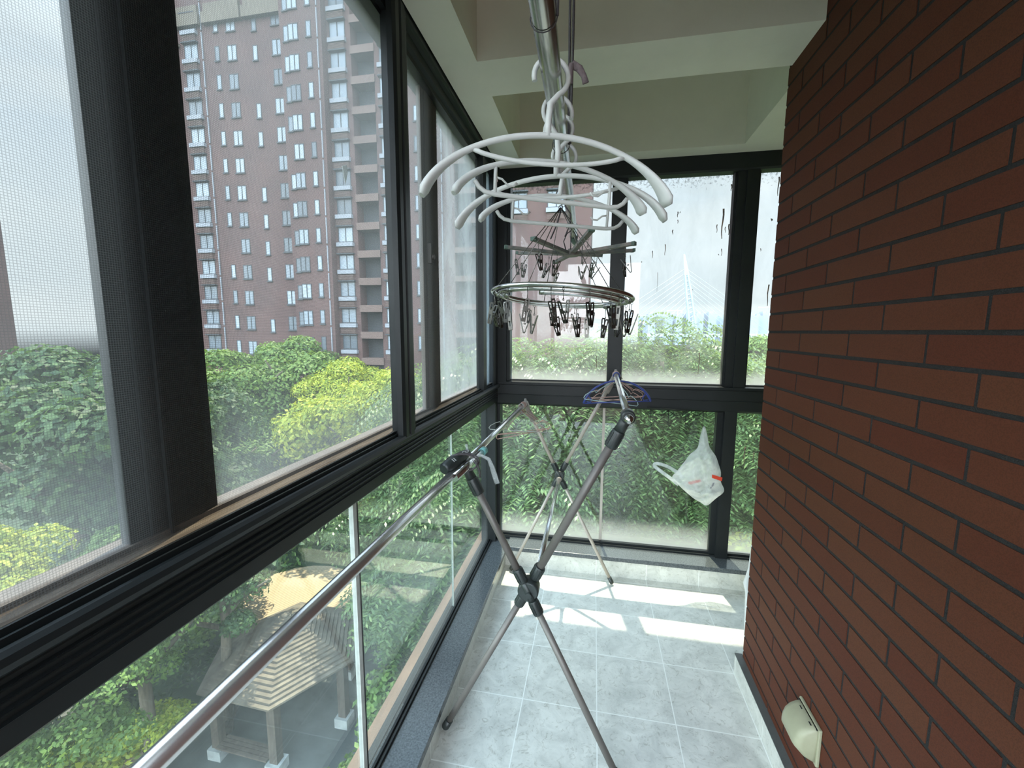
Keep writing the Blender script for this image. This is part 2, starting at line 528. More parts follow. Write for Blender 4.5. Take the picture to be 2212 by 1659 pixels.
M['leaf_yellow'] = mat_leaf('leaf_yellow_green', (0.16, 0.24, 0.03), (0.42, 0.46, 0.05))
M['leaf_mid'] = mat_leaf('leaf_mid_green', (0.0750, 0.1500, 0.0375), (0.1650, 0.2550, 0.0600))
M['leaf_dark'] = mat_leaf('leaf_dark_green', (0.0263, 0.0638, 0.0263), (0.0750, 0.1350, 0.0450))
M['leaf_pinnate'] = mat_leaf('leaf_pinnate', (0.0440, 0.0920, 0.0360), (0.1680, 0.2480, 0.0960), 0.38, 0.32)
M['grass'] = mat_leaf('grass_blade', (0.0165, 0.0413, 0.0165), (0.0488, 0.0900, 0.0300), 0.3)


def mat_bag():
    m, t, out = nt('bag_film')
    tr = N(t, 'BsdfTransparent')
    df = N(t, 'BsdfPrincipled', Roughness=0.3)
    df.inputs['Base Color'].default_value = (0.86, 0.88, 0.88, 1)
    tl = N(t, 'BsdfTranslucent', Color=(0.80, 0.84, 0.84, 1))
    tc = N(t, 'TexCoord')
    nz = N(t, 'TexNoise', Scale=9.0, Detail=5.0, Distortion=1.5)
    t.links.new(tc.outputs['Object'], nz.inputs['Vector'])
    bp = N(t, 'Bump', Strength=0.9, Distance=0.02)
    t.links.new(nz.outputs[0], bp.inputs['Height'])
    t.links.new(bp.outputs[0], df.inputs['Normal'])
    t.links.new(bp.outputs[0], tl.inputs['Normal'])
    dm = N(t, 'MixShader', Fac=0.5)
    t.links.new(df.outputs[0], dm.inputs[1])
    t.links.new(tl.outputs[0], dm.inputs[2])
    mr = N(t, 'MapRange')
    mr.inputs['From Min'].default_value = 0.35
    mr.inputs['From Max'].default_value = 0.65
    mr.inputs['To Min'].default_value = 0.36
    mr.inputs['To Max'].default_value = 0.62
    t.links.new(nz.outputs[0], mr.inputs['Value'])
    mx = N(t, 'MixShader')
    t.links.new(mr.outputs[0], mx.inputs[0])
    t.links.new(tr.outputs[0], mx.inputs[1])
    t.links.new(dm.outputs[0], mx.inputs[2])
    t.links.new(mx.outputs[0], out.inputs[0])
    return m


M['bag'] = mat_bag()


def mat_film():
    m, t, out = nt('clear_film')
    tr = N(t, 'BsdfTransparent')
    p = N(t, 'BsdfPrincipled', Roughness=0.15)
    p.inputs['Base Color'].default_value = (0.6, 0.63, 0.62, 1)
    mx = N(t, 'MixShader', Fac=0.33)
    t.links.new(tr.outputs[0], mx.inputs[1])
    t.links.new(p.outputs[0], mx.inputs[2])
    t.links.new(mx.outputs[0], out.inputs[0])
    return m


M['film'] = mat_film()


def mat_deck():
    m, t, out = nt('timber_deck')
    b = N(t, 'BsdfPrincipled', Roughness=0.85)
    tc = N(t, 'TexCoord')
    mp = N(t, 'Mapping')
    mp.inputs['Rotation'].default_value = (0, 0, math.radians(35))
    t.links.new(tc.outputs['Object'], mp.inputs[0])
    wv = N(t, 'TexWave', Scale=2.6, Distortion=0.4)
    t.links.new(mp.outputs[0], wv.inputs['Vector'])
    rp = N(t, 'ValToRGB')
    rp.color_ramp.elements[0].position = 0.02
    rp.color_ramp.elements[0].color = (0.20, 0.14, 0.09, 1)
    rp.color_ramp.elements[1].position = 0.22
    rp.color_ramp.elements[1].color = (0.40, 0.31, 0.20, 1)
    t.links.new(wv.outputs[0], rp.inputs[0])
    t.links.new(rp.outputs[0], b.inputs['Base Color'])
    t.links.new(b.outputs[0], out.inputs[0])
    return m


M['deck'] = mat_deck()


# ------------------------------------------------------------------ mesh helpers
class MB:
    """Collects shapes and links them as one mesh object."""

    def __init__(s):
        s.v, s.f, s.m, s.sm = [], [], [], []

    def add(s, vs, fs, mi=0, smooth=False):
        o = len(s.v)
        s.v.extend([tuple(p) for p in vs])
        for f in fs:
            s.f.append(tuple(i + o for i in f))
            s.m.append(mi)
            s.sm.append(smooth)
        return s

    def box(s, x0, x1, y0, y1, z0, z1, mi=0):
        v = [(x, y, z) for z in (z0, z1) for y in (y0, y1) for x in (x0, x1)]
        return s.add(v, [(0, 2, 3, 1), (4, 5, 7, 6), (0, 1, 5, 4), (2, 6, 7, 3), (0, 4, 6, 2), (1, 3, 7, 5)], mi)

    def obox(s, c, ax, ay, az, mi=0):
        """Box from a centre and three half-axis vectors."""
        c, ax, ay, az = Vector(c), Vector(ax), Vector(ay), Vector(az)
        v = [c + ax * i + ay * j + az * k for k in (-1, 1) for j in (-1, 1) for i in (-1, 1)]
        return s.add(v, [(0, 2, 3, 1), (4, 5, 7, 6), (0, 1, 5, 4), (2, 6, 7, 3), (0, 4, 6, 2), (1, 3, 7, 5)], mi)

    def tube(s, pts, r, n=12, mi=0, closed=False, caps=True, flat=None, up=None):
        """Sweep a circle (or ellipse: flat = second radius list) along a polyline."""
        P = [Vector(p) for p in pts]
        L = len(P)
        R = r if isinstance(r, (list, tuple)) else [r] * L
        F = flat if flat is not None else R
        if not isinstance(F, (list, tuple)):
            F = [F] * L
        T = []
        for i in range(L):
            if closed:
                d = P[(i + 1) % L] - P[i - 1]
            else:
                d = P[min(i + 1, L - 1)] - P[max(i - 1, 0)]
            T.append(d.normalized() if d.length > 1e-9 else Vector((0, 0, 1)))
        u = Vector(up) if up else (Vector((0, 0, 1)) if abs(T[0].z) < 0.9 else Vector((1, 0, 0)))
        u = (u - T[0] * u.dot(T[0])).normalized()
        vs = []
        for i in range(L):
            if up:
                u = Vector(up)
            u = (u - T[i] * u.dot(T[i]))
            if u.length < 1e-6:
                u = T[i].orthogonal()
            u.normalize()
            w = T[i].cross(u)
            for k in range(n):
                a = 2 * math.pi * k / n
                vs.append(P[i] + u * (math.cos(a) * R[i]) + w * (math.sin(a) * F[i]))
        fs = []
        for i in range(L if closed else L - 1):
            j = (i + 1) % L
            for k in range(n):
                k2 = (k + 1) % n
                fs.append((i * n + k, i * n + k2, j * n + k2, j * n + k))
        s.add(vs, fs, mi, True)
        if caps and not closed:
            o = len(s.v) - len(vs)
            s.f.append(tuple(o + k for k in range(n))[::-1])
            s.m.append(mi)
            s.sm.append(False)
            s.f.append(tuple(o + (L - 1) * n + k for k in range(n)))
            s.m.append(mi)
            s.sm.append(False)
        return s

    def prism(s, prof, a, b, axis='y', mi=0):
        """Extrude a closed 2D profile along an axis from a to b. prof in the other two coordinates (x,z), (y,z) or (x,y)."""
        def pt(p, q):
            return {'y': (p[0], q, p[1]), 'x': (q, p[0], p[1]), 'z': (p[0], p[1], q)}[axis]
        n = len(prof)
        v = [pt(p, a) for p in prof] + [pt(p, b) for p in prof]
        fs = [(i, (i + 1) % n, n + (i + 1) % n, n + i) for i in range(n)]
        fs += [tuple(range(n))[::-1], tuple(range(n, 2 * n))]
        return s.add(v, fs, mi)

    def build(s, name, mats, parent=None, bevel=0.0, loc=None):
        me = bpy.data.meshes.new(name)
        vs = s.v
        if loc:
            vs = [(a - loc[0], b - loc[1], c - loc[2]) for a, b, c in vs]
        me.from_pydata(vs, [], s.f)
        me.polygons.foreach_set('material_index', s.m)
        me.polygons.foreach_set('use_smooth', s.sm)
        for mm in (mats if isinstance(mats, (list, tuple)) else [mats]):
            me.materials.append(M[mm])
        import bmesh
        bm = bmesh.new()
        bm.from_mesh(me)
        bmesh.ops.recalc_face_normals(bm, faces=bm.faces)
        bm.to_mesh(me)
        bm.free()
        o = bpy.data.objects.new(name, me)
        COL.objects.link(o)
        if loc:
            o.location = loc
        if parent:
            o.parent = parent
        if bevel > 0:
            md = o.modifiers.new('bevel', 'BEVEL')
            md.width = bevel
            md.segments = 2
            md.limit_method = 'ANGLE'
        return o


def tag(o, label=None, cat=None, group=None, kind=None):
    if label:
        o['label'] = label
    if cat:
        o['category'] = cat
    if group:
        o['group'] = group
    if kind:
        o['kind'] = kind
    return o


def thing(name, label, cat, loc=(0, 0, 0), rz=0.0, group=None):
    o = bpy.data.objects.new(name, None)
    COL.objects.link(o)
    o.location = loc
    o.rotation_euler = (0, 0, rz)
    o.empty_display_size = 0.05
    return tag(o, label, cat, group)


def struct(name, label=None, loc=(0, 0, 0)):
    o = bpy.data.objects.new(name, None)
    COL.objects.link(o)
    o.location = loc
    tag(o, label, None, None, 'structure')
    return o


def copy_tree(o, parent=None):
    c = o.copy()
    COL.objects.link(c)
    c.parent = parent
    for ch in list(o.children):
        copy_tree(ch, c)
    return c


def arc(cx, cz, r, a0, a1, n, y=0.0, rz=None):
    """Points of an arc in a vertical plane."""
    rz = rz or r
    return [(cx + r * math.cos(math.radians(a0 + (a1 - a0) * i / n)), y,
             cz + rz * math.sin(math.radians(a0 + (a1 - a0) * i / n))) for i in range(n + 1)]


# ------------------------------------------------------------------ the room
XL, YF, XR = -0.66, 2.68, 0.685   # glass planes and brick face
fl = MB().box(-0.75, 1.6, -1.7, 2.75, -0.12, 0.0).build('floor', 'floor')
tag(fl, 'grey mottled square floor tiles with pale joints, sunlit at the far end', 'floor', kind='structure')

# ceiling: slab and beams in one mesh, beam soffits at 2.48
c = MB()
c.box(-0.71, 1.6, -1.7, 3.02, 3.05, 3.2)
c.box(-0.585, -0.445, -1.7, 2.51, 2.48, 3.05)
c.box(-0.585, 1.6, 2.51, 2.62, 2.48, 3.05)
c.box(-0.445, 0.684, 1.608, 1.84, 2.48, 3.05)
c.box(0.74, 1.6, 1.868, 2.51, 2.48, 3.05)
c.box(-0.445, 0.684, -1.0, -0.75, 2.48, 3.05)
ceil = c.build('ceiling', 'plaster')
tag(ceil, 'cream plaster ceiling with crossing beams and dark recesses between them', 'ceiling', kind='structure')
c = MB()
c.box(-0.71, -0.585, -1.7, 3.02, 2.56, 3.05)
c.box(-0.585, 1.6, 2.62, 3.02, 2.56, 3.05)
tag(c.build('wall_outer_beam', 'plaster'), 'plastered edge beam over the window heads', 'wall', kind='structure')

# brick wall: real brick tiles set off a dark mortar bed
bed = MB()
bed.box(XR + 0.002, XR + 0.16, -1.7, 1.8675, -0.1, 3.05)
wr = bed.build('wall_right', 'mortar')
tag(wr, 'wall of long dark red brick tiles with black joints', 'wall', kind='structure')
bk = MB()
CH, BL_, JT = 0.0698, 0.2800, 0.0098
z0 = 1.5117
k = -21
while z0 + k * CH < 3.04:
    za, zb = z0 + k * CH + JT * 0.5, z0 + (k + 1) * CH - JT * 0.5
    if zb > 0.07:
        off = 1.745 if k % 2 == 0 else 1.5985
        j = -14
        while off + j * BL_ < 1.868:
            ya, yb = off + j * BL_ + JT * 0.5, off + (j + 1) * BL_ - JT * 0.5
            yb = min(yb, 1.868)
            if yb - ya > 0.01 and yb > -1.7:
                bk.box(XR, XR + 0.012, max(ya, -1.7), yb, max(za, 0.0), min(zb, 3.045))
            j += 1
    k += 1
bk.build('brick_tiles', 'brick', wr)
tag(MB().box(1.6, 1.7, -1.7, 3.02, -0.1, 3.2).build('wall_side_room', 'plaster'), 'pale plaster wall beyond the brick corner', 'wall', kind='structure')
tag(MB().box(XR + 0.16, 1.6, 1.60, 1.70, 0.0, 3.05).build('wall_return', 'plaster'), 'plaster return behind the brick wall', 'wall', kind='structure')
# skirtings
tag(MB().box(0.657, XR + 0.002, -1.65, 1.880, 0.0, 0.084).build('baseboard_right', 'skirt_side'), 'grey tile skirting under the brick wall', 'skirting', kind='structure')
tag(MB().box(0.656, XR + 0.002, -1.65, 1.882, 0.084, 0.088).build('trim_1', 'skirt_cap'), 'dark cap strip on the brick wall skirting', 'trim', kind='structure')
tag(MB().box(-0.62, -0.527, -1.65, 2.53, 0.0, 0.093).build('baseboard_left', 'skirt_side'), 'narrow tile skirting under the left granite sill', 'skirting', kind='structure')
tag(MB().box(-0.60, 1.6, 2.53, 2.62, 0.0, 0.110).build('baseboard_far', 'skirt_far'), 'beige tile kerb under the far window', 'skirting', kind='structure')
# kerbs and granite sills
tag(MB().box(-0.74, -0.62, -1.65, 2.75, 0.0, 0.093).build('wall_left', 'plaster'), 'low kerb under the left window', 'wall', kind='structure')
tag(MB().box(-0.62, 1.6, 2.62, 2.75, 0.0, 0.110).build('wall_far', 'plaster'), 'low kerb under the far window', 'wall', kind='structure')
tag(MB().box(-0.632, -0.517, -1.65, 2.70, 0.094, 0.124).build('trim_2', 'granite', bevel=0.002), 'speckled blue grey granite sill along the left window', 'sill', kind='structure')
tag(MB().box(-0.517, 1.6, 2.510, 2.650, 0.110, 0.137).build('trim_3', 'granite', bevel=0.002), 'worn grey granite sill under the far window', 'sill', kind='structure')
tag(MB().box(-0.74, -0.672, -1.65, 2.75, 0.094, 0.118).build('trim_4', 'wood_ledge'), 'brown ledge outside the left lower panes', 'ledge', kind='structure')

# left middle rail: ribbed profile extruded along the wall
prof = [(-0.700, 1.060), (-0.606, 1.058), (-0.600, 1.064), (-0.600, 1.090)]
for i in range(4):
    zc = 1.093 + i * 0.0135
    prof += [(-0.600, zc), (-0.5985, zc + 0.0015), (-0.603, zc + 0.0035), (-0.603, zc + 0.0105), (-0.5985, zc + 0.012)]
prof += [(-0.600, 1.149), (-0.592, 1.152), (-0.585, 1.158), (-0.583, 1.166), (-0.586, 1.174), (-0.593, 1.178), (-0.600, 1.178),
         (-0.602, 1.173), (-0.606, 1.173), (-0.606, 1.184), (-0.610, 1.184), (-0.610, 1.173), (-0.616, 1.173), (-0.616, 1.190), (-0.620, 1.190), (-0.620, 1.176), (-0.700, 1.176)]
tag(MB().prism(prof, -1.65, 2.62, 'y').build('trim_5', 'frame'), 'black ribbed aluminium rail between upper and lower left windows', 'rail', kind='structure')
tag(MB().box(-0.690, -0.621, -1.65, 2.56, 1.176, 1.190).build('trim_6', 'track'), 'dusty brown sliding track under the left sashes', 'track', kind='structure')
# far middle rail
f = MB()
f.prism([(2.700, 1.040), (2.640, 1.040), (2.622, 1.053), (2.620, 1.107), (2.6165, 1.109), (2.6165, 1.1115), (2.620, 1.113), (2.620, 1.168), (2.6165, 1.169), (2.6165, 1.172), (2.622, 1.174), (2.622, 1.190), (2.660, 1.196), (2.662, 1.203), (2.700, 1.203)], -0.60, 1.6, 'x')
tag(f.build('trim_7', 'frame'), 'black rail between upper and lower far windows', 'rail', kind='structure')
# heads
tag(MB().prism([(-0.70, 2.408), (-0.628, 2.408), (-0.625, 2.42), (-0.612, 2.425), (-0.612, 2.455), (-0.600, 2.46), (-0.592, 2.465), (-0.588, 2.50), (-0.588, 2.555), (-0.70, 2.555)], -1.65, 2.62, 'y').build('trim_8', 'frame'), 'black head rail over the left sashes', 'rail', kind='structure')
tag(MB().prism([(2.70, 2.392), (2.635, 2.392), (2.622, 2.40), (2.621, 2.479), (2.70, 2.555)], -0.60, 1.6, 'x').build('trim_9', 'frame'), 'dark head rail over the far windows', 'rail', kind='structure')
# corner post and bottom rails
cp = MB()
cp.box(-0.70, -0.605, 2.58, 2.72, 0.12, 2.41)
cp.box(-0.605, -0.588, 2.640, 2.72, 0.12, 1.06)
cp.box(-0.605, -0.545, 2.625, 2.72, 1.17, 2.41)
cp.box(-0.545, -0.526, 2.650, 2.72, 1.17, 2.41)
cp.box(-0.605, -0.598, 2.50, 2.58, 1.17, 2.41)
tag(cp.build('trim_10', 'frame'), 'black corner post where the left and far windows meet', 'post', kind='structure')
bl = MB()
bl.prism([(-0.700, 0.118), (-0.633, 0.124), (-0.633, 0.134), (-0.640, 0.134), (-0.640, 0.128), (-0.645, 0.128), (-0.645, 0.140), (-0.652, 0.140), (-0.652, 0.128), (-0.668, 0.128), (-0.668, 0.136), (-0.700, 0.120)], -1.65, 2.6, 'y')
tag(bl.build('trim_11', 'frame'), 'black bottom track of the left lower panes', 'track', kind='structure')
tag(MB().prism([(2.70, 0.130), (2.64, 0.130), (2.64, 0.147), (2.650, 0.147), (2.650, 0.140), (2.658, 0.140), (2.658, 0.158), (2.700, 0.158)], -0.60, 1.6, 'x').build('trim_12', 'frame'), 'black bottom track of the far window', 'track', kind='structure')


def window(n, label):
    return struct('window_%d' % n, label)


# left upper window: sash 1, wide meeting stile, sash 2, mullion, section 3
def pane(name, x0, x1, y0, y1, z0, z1, mat, parent):
    return MB().box(x0, x1, y0, y1, z0, z1).build(name, mat, parent)


w1 = window(1, 'left sliding window with a wide dark meeting stile and insect mesh')
pane('pane', XL - 0.003, XL + 0.002, -1.6, 0.468, 1.19, 2.41, 'glass_sash', w1)
pane('pane', XL - 0.003, XL + 0.002, 0.610, 1.33, 1.19, 2.41, 'glass_sash', w1)
st = MB()
st.box(-0.672, -0.656, 0.466, 0.612, 1.18, 2.41)
st.box(-0.656, -0.652, 0.495, 0.585, 1.18, 2.41)
st.box(-0.690, -0.643, -1.6, -1.5, 1.18, 2.41)
st.box(-0.652, -0.646, 0.520, 0.524, 1.18, 2.41)
st.build('meeting_stile', 'frame', w1)
MB().box(-0.690, -0.650, -1.6, 1.33, 1.182, 1.198).build('bottom_rail', 'frame_brown', w1)
MB().box(-0.6292, -0.6286, -1.6, 1.235, 1.19, 2.42).build('insect_screen', 'screen', w1)
ml = MB()
ml.box(-0.630, -0.606, 1.235, 1.330, 1.17, 2.42)
ml.prism([(-0.606, 1.225), (-0.590, 1.228), (-0.584, 1.240), (-0.584, 1.262), (-0.590, 1.264), (-0.590, 1.272), (-0.583, 1.276), (-0.583, 1.300), (-0.588, 1.304), (-0.590, 1.324), (-0.606, 1.327)], 1.168, 2.47, 'z')
tag(ml.build('trim_13', 'frame'), 'black ribbed mullion between the two left sliding windows', 'mullion', kind='structure')

w2 = window(2, 'left window section beyond the black mullion, with brown stile and insect mesh')
pane('pane', XL - 0.003, XL + 0.002, 1.33, 1.582, 1.19, 2.41, 'glass_sash', w2)
pane('pane', XL - 0.003, XL + 0.002, 1.742, 2.50, 1.19, 2.41, 'glass_sash_dusty', w2)
st = MB()
st.box(-0.672, -0.656, 1.580, 1.745, 1.18, 2.41)
st.box(-0.656, -0.652, 1.61, 1.70, 1.18, 2.41)
st.build('meeting_stile', 'frame_brown', w2)
MB().box(-0.690, -0.650, 1.33, 2.50, 1.182, 1.198).build('bottom_rail', 'frame_brown', w2)
MB().box(-0.652, -0.636, 1.612, 1.640, 1.775, 1.850).tube([(-0.636, 1.626, 1.80), (-0.628, 1.626, 1.80)], 0.010, 10).build('latch', 'frame_brown', w2)
MB().box(-0.6292, -0.6286, 1.33, 2.27, 1.19, 2.42).build('insect_screen', 'screen', w2)
ml = MB()
ml.box(-0.640, -0.598, 2.268, 2.335, 1.165, 2.42)
tag(ml.build('trim_14', 'frame'), 'slim black mullion near the corner of the left window', 'mullion', kind='structure')
w3 = window(3, 'narrow bluish pane beside the corner post')
pane('pane', XL - 0.003, XL + 0.002, 2.50, 2.58, 1.19, 2.41, 'glass_blue', w3)
pane('pane', -0.628, -0.624, 2.335, 2.50, 1.19, 2.41, 'glass_blue', w3)

w4 = window(4, 'left lower fixed panes with open view of the garden')
pane('pane', XL - 0.006, XL + 0.002, -1.6, 1.044, 0.13, 1.062, 'glass_low_left', w4)
pane('pane', XL - 0.006, XL + 0.002, 1.056, 1.884, 0.13, 1.062, 'glass_low_left', w4)
pane('pane', XL - 0.006, XL + 0.002, 1.888, 2.58, 0.13, 1.062, 'glass_low_left', w4)
MB().box(XL - 0.010, XL + 0.004, 1.034, 1.052, 0.13, 1.062).box(XL - 0.006, XL + 0.005, 1.0525, 1.0575, 0.13, 1.062, 1).build('joint_strip', ['rail_white', 'frame'], w4)
MB().box(XL - 0.006, XL + 0.003, 1.8842, 1.8878, 0.13, 1.062).build('joint_strip', 'rail_white', w4)

# far windows
w5 = window(5, 'far upper window, left pane behind the clip hangers')
pane('pane', -0.526, 0.083, YF, YF + 0.005, 1.20, 2.393, 'glass_far_up', w5)
w6 = window(6, 'far upper window, middle pane with droppings and a bridge behind')
pane('pane', 0.171, 0.744, YF, YF + 0.005, 1.20, 2.393, 'glass_far_up', w6)
w7 = window(7, 'far upper window, right pane beside the brick wall')
pane('pane', 0.876, 1.60, YF, YF + 0.005, 1.20, 2.393, 'glass_far_up', w7)
w8 = window(8, 'far lower window, wide pane behind the drying rack')
pane('pane', -0.590, 0.072, YF, YF + 0.006, 0.15, 1.045, 'glass_far_low', w8)
pane('pane', 0.078, 0.732, YF, YF + 0.006, 0.15, 1.045, 'glass_far_low', w8)
MB().box(0.067, 0.083, YF - 0.003, YF + 0.008, 0.15, 1.045).build('joint_strip', 'tube_pale', w8)
w9 = window(9, 'far lower window, narrow pane beside the brick wall')
pane('pane', 0.838, 1.60, YF, YF + 0.006, 0.15, 1.045, 'glass_far_low', w9)
ml = MB()
ml.box(0.083, 0.171, 2.655, 2.70, 1.19, 2.41).box(0.094, 0.160, 2.648, 2.655, 1.19, 2.41)
tag(ml.build('trim_15', 'frame'), 'black mullion between left and middle far upper panes', 'mullion', kind='structure')
ml = MB()
ml.box(0.744, 0.876, 2.655, 2.70, 1.19, 2.41).box(0.757, 0.863, 2.642, 2.655, 1.19, 2.41).box(0.800, 0.863, 2.632, 2.642, 1.19, 2.41)
tag(ml.build('trim_16', 'frame'), 'wide black mullion between middle and right far upper panes', 'mullion', kind='structure')
ml = MB()
ml.box(0.732, 0.838, 2.655, 2.70, 0.13, 1.06).box(0.765, 0.833, 2.625, 2.655, 0.137, 1.06)
tag(ml.build('trim_17', 'frame'), 'wide black mullion between the far lower panes', 'mullion', kind='structure')

# droppings and dirt streaks dried on the glass: thin crusts with a shape of their own
M['streak'] = pbr('dried_streak', (0.36, 0.25, 0.18), 0.9, 0.0, 0.5, 60.0, col2=(0.10, 0.085, 0.08))
rs = random.Random(4)


def streaks(win, spots):
    mb = MB()
    for x, z, ln, wd in spots:
        n = 5
        pts = [(x + wd * 0.7 * math.sin(i * 1.3 + z * 40), YF - 0.0015, z - ln * i / n) for i in range(n + 1)]
        mb.tube(pts, [wd * (1.2 - 0.7 * i / n) for i in range(n + 1)], 6, 0, flat=0.0012, up=(1, 0, 0))
    tag(mb.build('dirt_streak', 'streak', win), 'dried brown streaks')['kind'] = 'stuff'


streaks(w6, [(0.455, 2.20, .030, .0025), (0.468, 2.20, .008, .002), (0.458, 2.155, .020, .002), (0.432, 2.10, .026, .0025), (0.395, 2.02, .062, .0022), (0.325, 1.985, .042, .002),
              (0.700, 2.205, .165, .0042), (0.672, 2.12, .045, .0022), (0.716, 2.105, .032, .002), (0.755 - .02, 2.12, .06, .0028), (0.705, 1.985, .040, .002), (0.690, 1.955, .006, .002),
              (0.745 - .01, 2.335, .036, .003), (0.265, 1.925, .006, .002), (0.36, 1.86, .12, .001), (0.56, 1.76, .006, .0016), (0.618, 1.39, .13, .0022)])
streaks(w7, [(0.975, 2.36, .10, .003), (0.955, 2.14, .012, .004), (0.91, 1.98, .015, .002), (0.965, 1.78, .12, .003)])
streaks(w5, [(0.035, 2.00, .05, .0022), (-0.105, 1.90, .05, .0022), (0.018, 1.36, .09, .0022)])
streaks(w8, [(0.53, 0.66, .14, .0018), (0.25, 0.74, .01, .002)])
streaks(w9, [(0.905, 0.83, .12, .003), (0.955, 0.80, .06, .002)])
# torn white stickers left on the left pane
o = MB().add([(-0.6575, 1.055, 1.935), (-0.6575, 1.075, 1.945), (-0.6575, 1.078, 1.925), (-0.6575, 1.066, 1.893), (-0.6560, 1.055, 1.935), (-0.6560, 1.075, 1.945), (-0.6560, 1.078, 1.925), (-0.6560, 1.066, 1.893)],
             [(0, 1, 2, 3), (7, 6, 5, 4), (0, 4, 5, 1), (1, 5, 6, 2), (2, 6, 7, 3), (3, 7, 4, 0)]).build('sticker', 'white_mark')
tag(o, 'small torn white sticker on the left sliding pane', 'sticker')

# ------------------------------------------------------------------ steel hanging pole and its cords
POLE_Z, POLE_R = 1.915, 0.016


def pole_x(y):
    return -0.066 - 0.0165 * y


pole = MB().tube([(pole_x(-0.5), -0.5, POLE_Z), (pole_x(2.05), 2.05, POLE_Z)], POLE_R, 20).build('hanging_pole', 'steel')
tag(pole, 'long steel clothes pole hung under the ceiling beams', 'pole')
MB().tube([(pole_x(1.86), 1.86, POLE_Z - 0.002), (pole_x(2.07), 2.07, POLE_Z - 0.002)], [0.0175, 0.012], 12).build('green_wrap', 'green_tape', pole)
for y, dx, r in ((0.60, 0.0178, 0.0018), (0.98, 0.0190, 0.0028)):
    mb = MB()
    x = pole_x(y)
    loop = [(x + dx * math.cos(a), y, POLE_Z + dx * math.sin(a)) for a in np.linspace(0, 2 * math.pi, 17)]
    mb.tube(loop, .0009, 6)
    mb.tube([(x + dx, y, POLE_Z), (x + dx + 0.002, y, POLE_Z + 0.2), (x + dx + 0.002, y, 3.05)], r, 6)
    mb.tube([(x + dx - 0.004, y + 0.004, POLE_Z), (x + dx - 0.006, y + 0.004, POLE_Z + 0.3), (x + dx - 0.002, y + 0.004, 3.05)], r, 6)
    mb.build('hanging_cord', 'cord', pole)
kn = MB()
kx, ky, kz = pole_x(0.98) + 0.024, 0.972, 2.055
kn.tube([(kx - 0.012, ky, kz + 0.006), (kx, ky, kz + 0.012), (kx + 0.012, ky, kz + 0.004), (kx + 0.022, ky, kz - 0.012), (kx + 0.026, ky, kz - 0.026)], [0.004, 0.009, 0.008, 0.006, 0.007], 10, flat=[0.004, 0.008, 0.006, 0.004, 0.002])
kn.tube([(kx - 0.004, ky - .004, kz + 0.012), (kx - 0.008, ky - .004, kz - 0.006), (kx - 0.004, ky, kz - 0.024)], [0.006, 0.007, 0.003], 8)
tag(kn.build('cloth_knot', 'cloth_knot'), 'faded mauve cloth scrap knotted on the hanging cord', 'cloth')


# ------------------------------------------------------------------ white plastic hangers
def white_hanger(loc, rz, roll, W, drop, kind, label, hook_side=1):
    """kind 'wide': broad arc with a swooping brace. kind 'bar': arc, two struts, trouser bar with curled ends."""
    t = thing('clothes_hanger', label, 'hanger', loc, rz, 'white plastic hangers on the steel pole')
    t.rotation_euler = (0, roll, rz)
    zt = 0.0   # apex of the arc is the local origin
    mb = MB()
    n = 34
    pts, rr, ff = [], [], []
    for i in range(n + 1):
        u = -1 + 2 * i / n
        a = abs(u)
        ang = a * 1.36
        x = math.copysign(math.sin(ang) / math.sin(1.36) * W, u)
        z = zt - drop * (1 - math.cos(ang)) / (1 - math.cos(1.36))
        pts.append((x, 0, z))
        fat = max(0.0, (a - 0.45) / 0.55)
        rr.append(0.0048 + 0.0034 * fat)
        ff.append(0.0046 + (0.017 if kind == 'wide' else 0.014) * fat ** 1.2)
    for e in (0, -1):
        rr[e] *= 0.55
        ff[e] *= 0.55
    mb.tube(pts, rr, 12, flat=ff, up=(0, 0.001, 1))
    mb.build('shoulder_arc', 'white_plastic', t)
    if kind == 'wide':
        b = MB()
        P = []
        for i in range(21):
            u = -1 + 2 * i / 20
            x = u * W * 0.60
            z = -drop * 0.27 - drop * 0.17 * (1 - u * u) ** 0.8
            P.append((x, 0.0, z))
        b.tube(P, 0.0036, 10, up=(0, 1, 0))
        b.build('brace', 'white_plastic', t)
    else:
        zb = -drop * 0.92
        for s in (-1, 1):
            b = MB()
            xs = s * W * 0.60
            b.tube([(xs, 0, -drop * 0.24), (xs, 0, zb)], 0.0034, 8)
            b.tube([(xs, 0, zb + .030), (xs - s * .012, 0, zb + .028), (xs - s * .024, 0, zb + .018), (xs - s * .034, 0, zb + .018), (xs - s * .040, 0, zb + .024)], [.002, .002, .002, .002, .0026], 8)
            b.build('strut', 'white_plastic', t)
        c_ = MB()
        P = [(-W * .80, 0, zb + .020), (-W * .76, 0, zb + .010), (-W * .70, 0, zb + .003), (-W * .60, 0, zb), (0, 0, zb), (W * .60, 0, zb), (W * .70, 0, zb + .003), (W * .76, 0, zb + .010), (W * .80, 0, zb + .020)]
        c_.tube(P, 0.0042, 10, up=(0, 1, 0))
        c_.build('trouser_bar', 'white_plastic', t)
    h = MB()
    zc = POLE_Z - loc[2] + POLE_R - 0.022
    R = 0.0275
    s = hook_side
    P = [(-0.004 * s, 0, -0.002), (-0.004 * s, 0, 0.018), (-0.001 * s, 0, zc - R - 0.012)]
    P += [(s * R * math.cos(a), 0, zc + R * math.sin(a)) for a in np.linspace(math.radians(-62), math.radians(196), 20)]
    h.tube(P, [0.0052] * 3 + [0.0042] * 20, 10)
    h.build('hook', 'white_plastic', t)
    return t


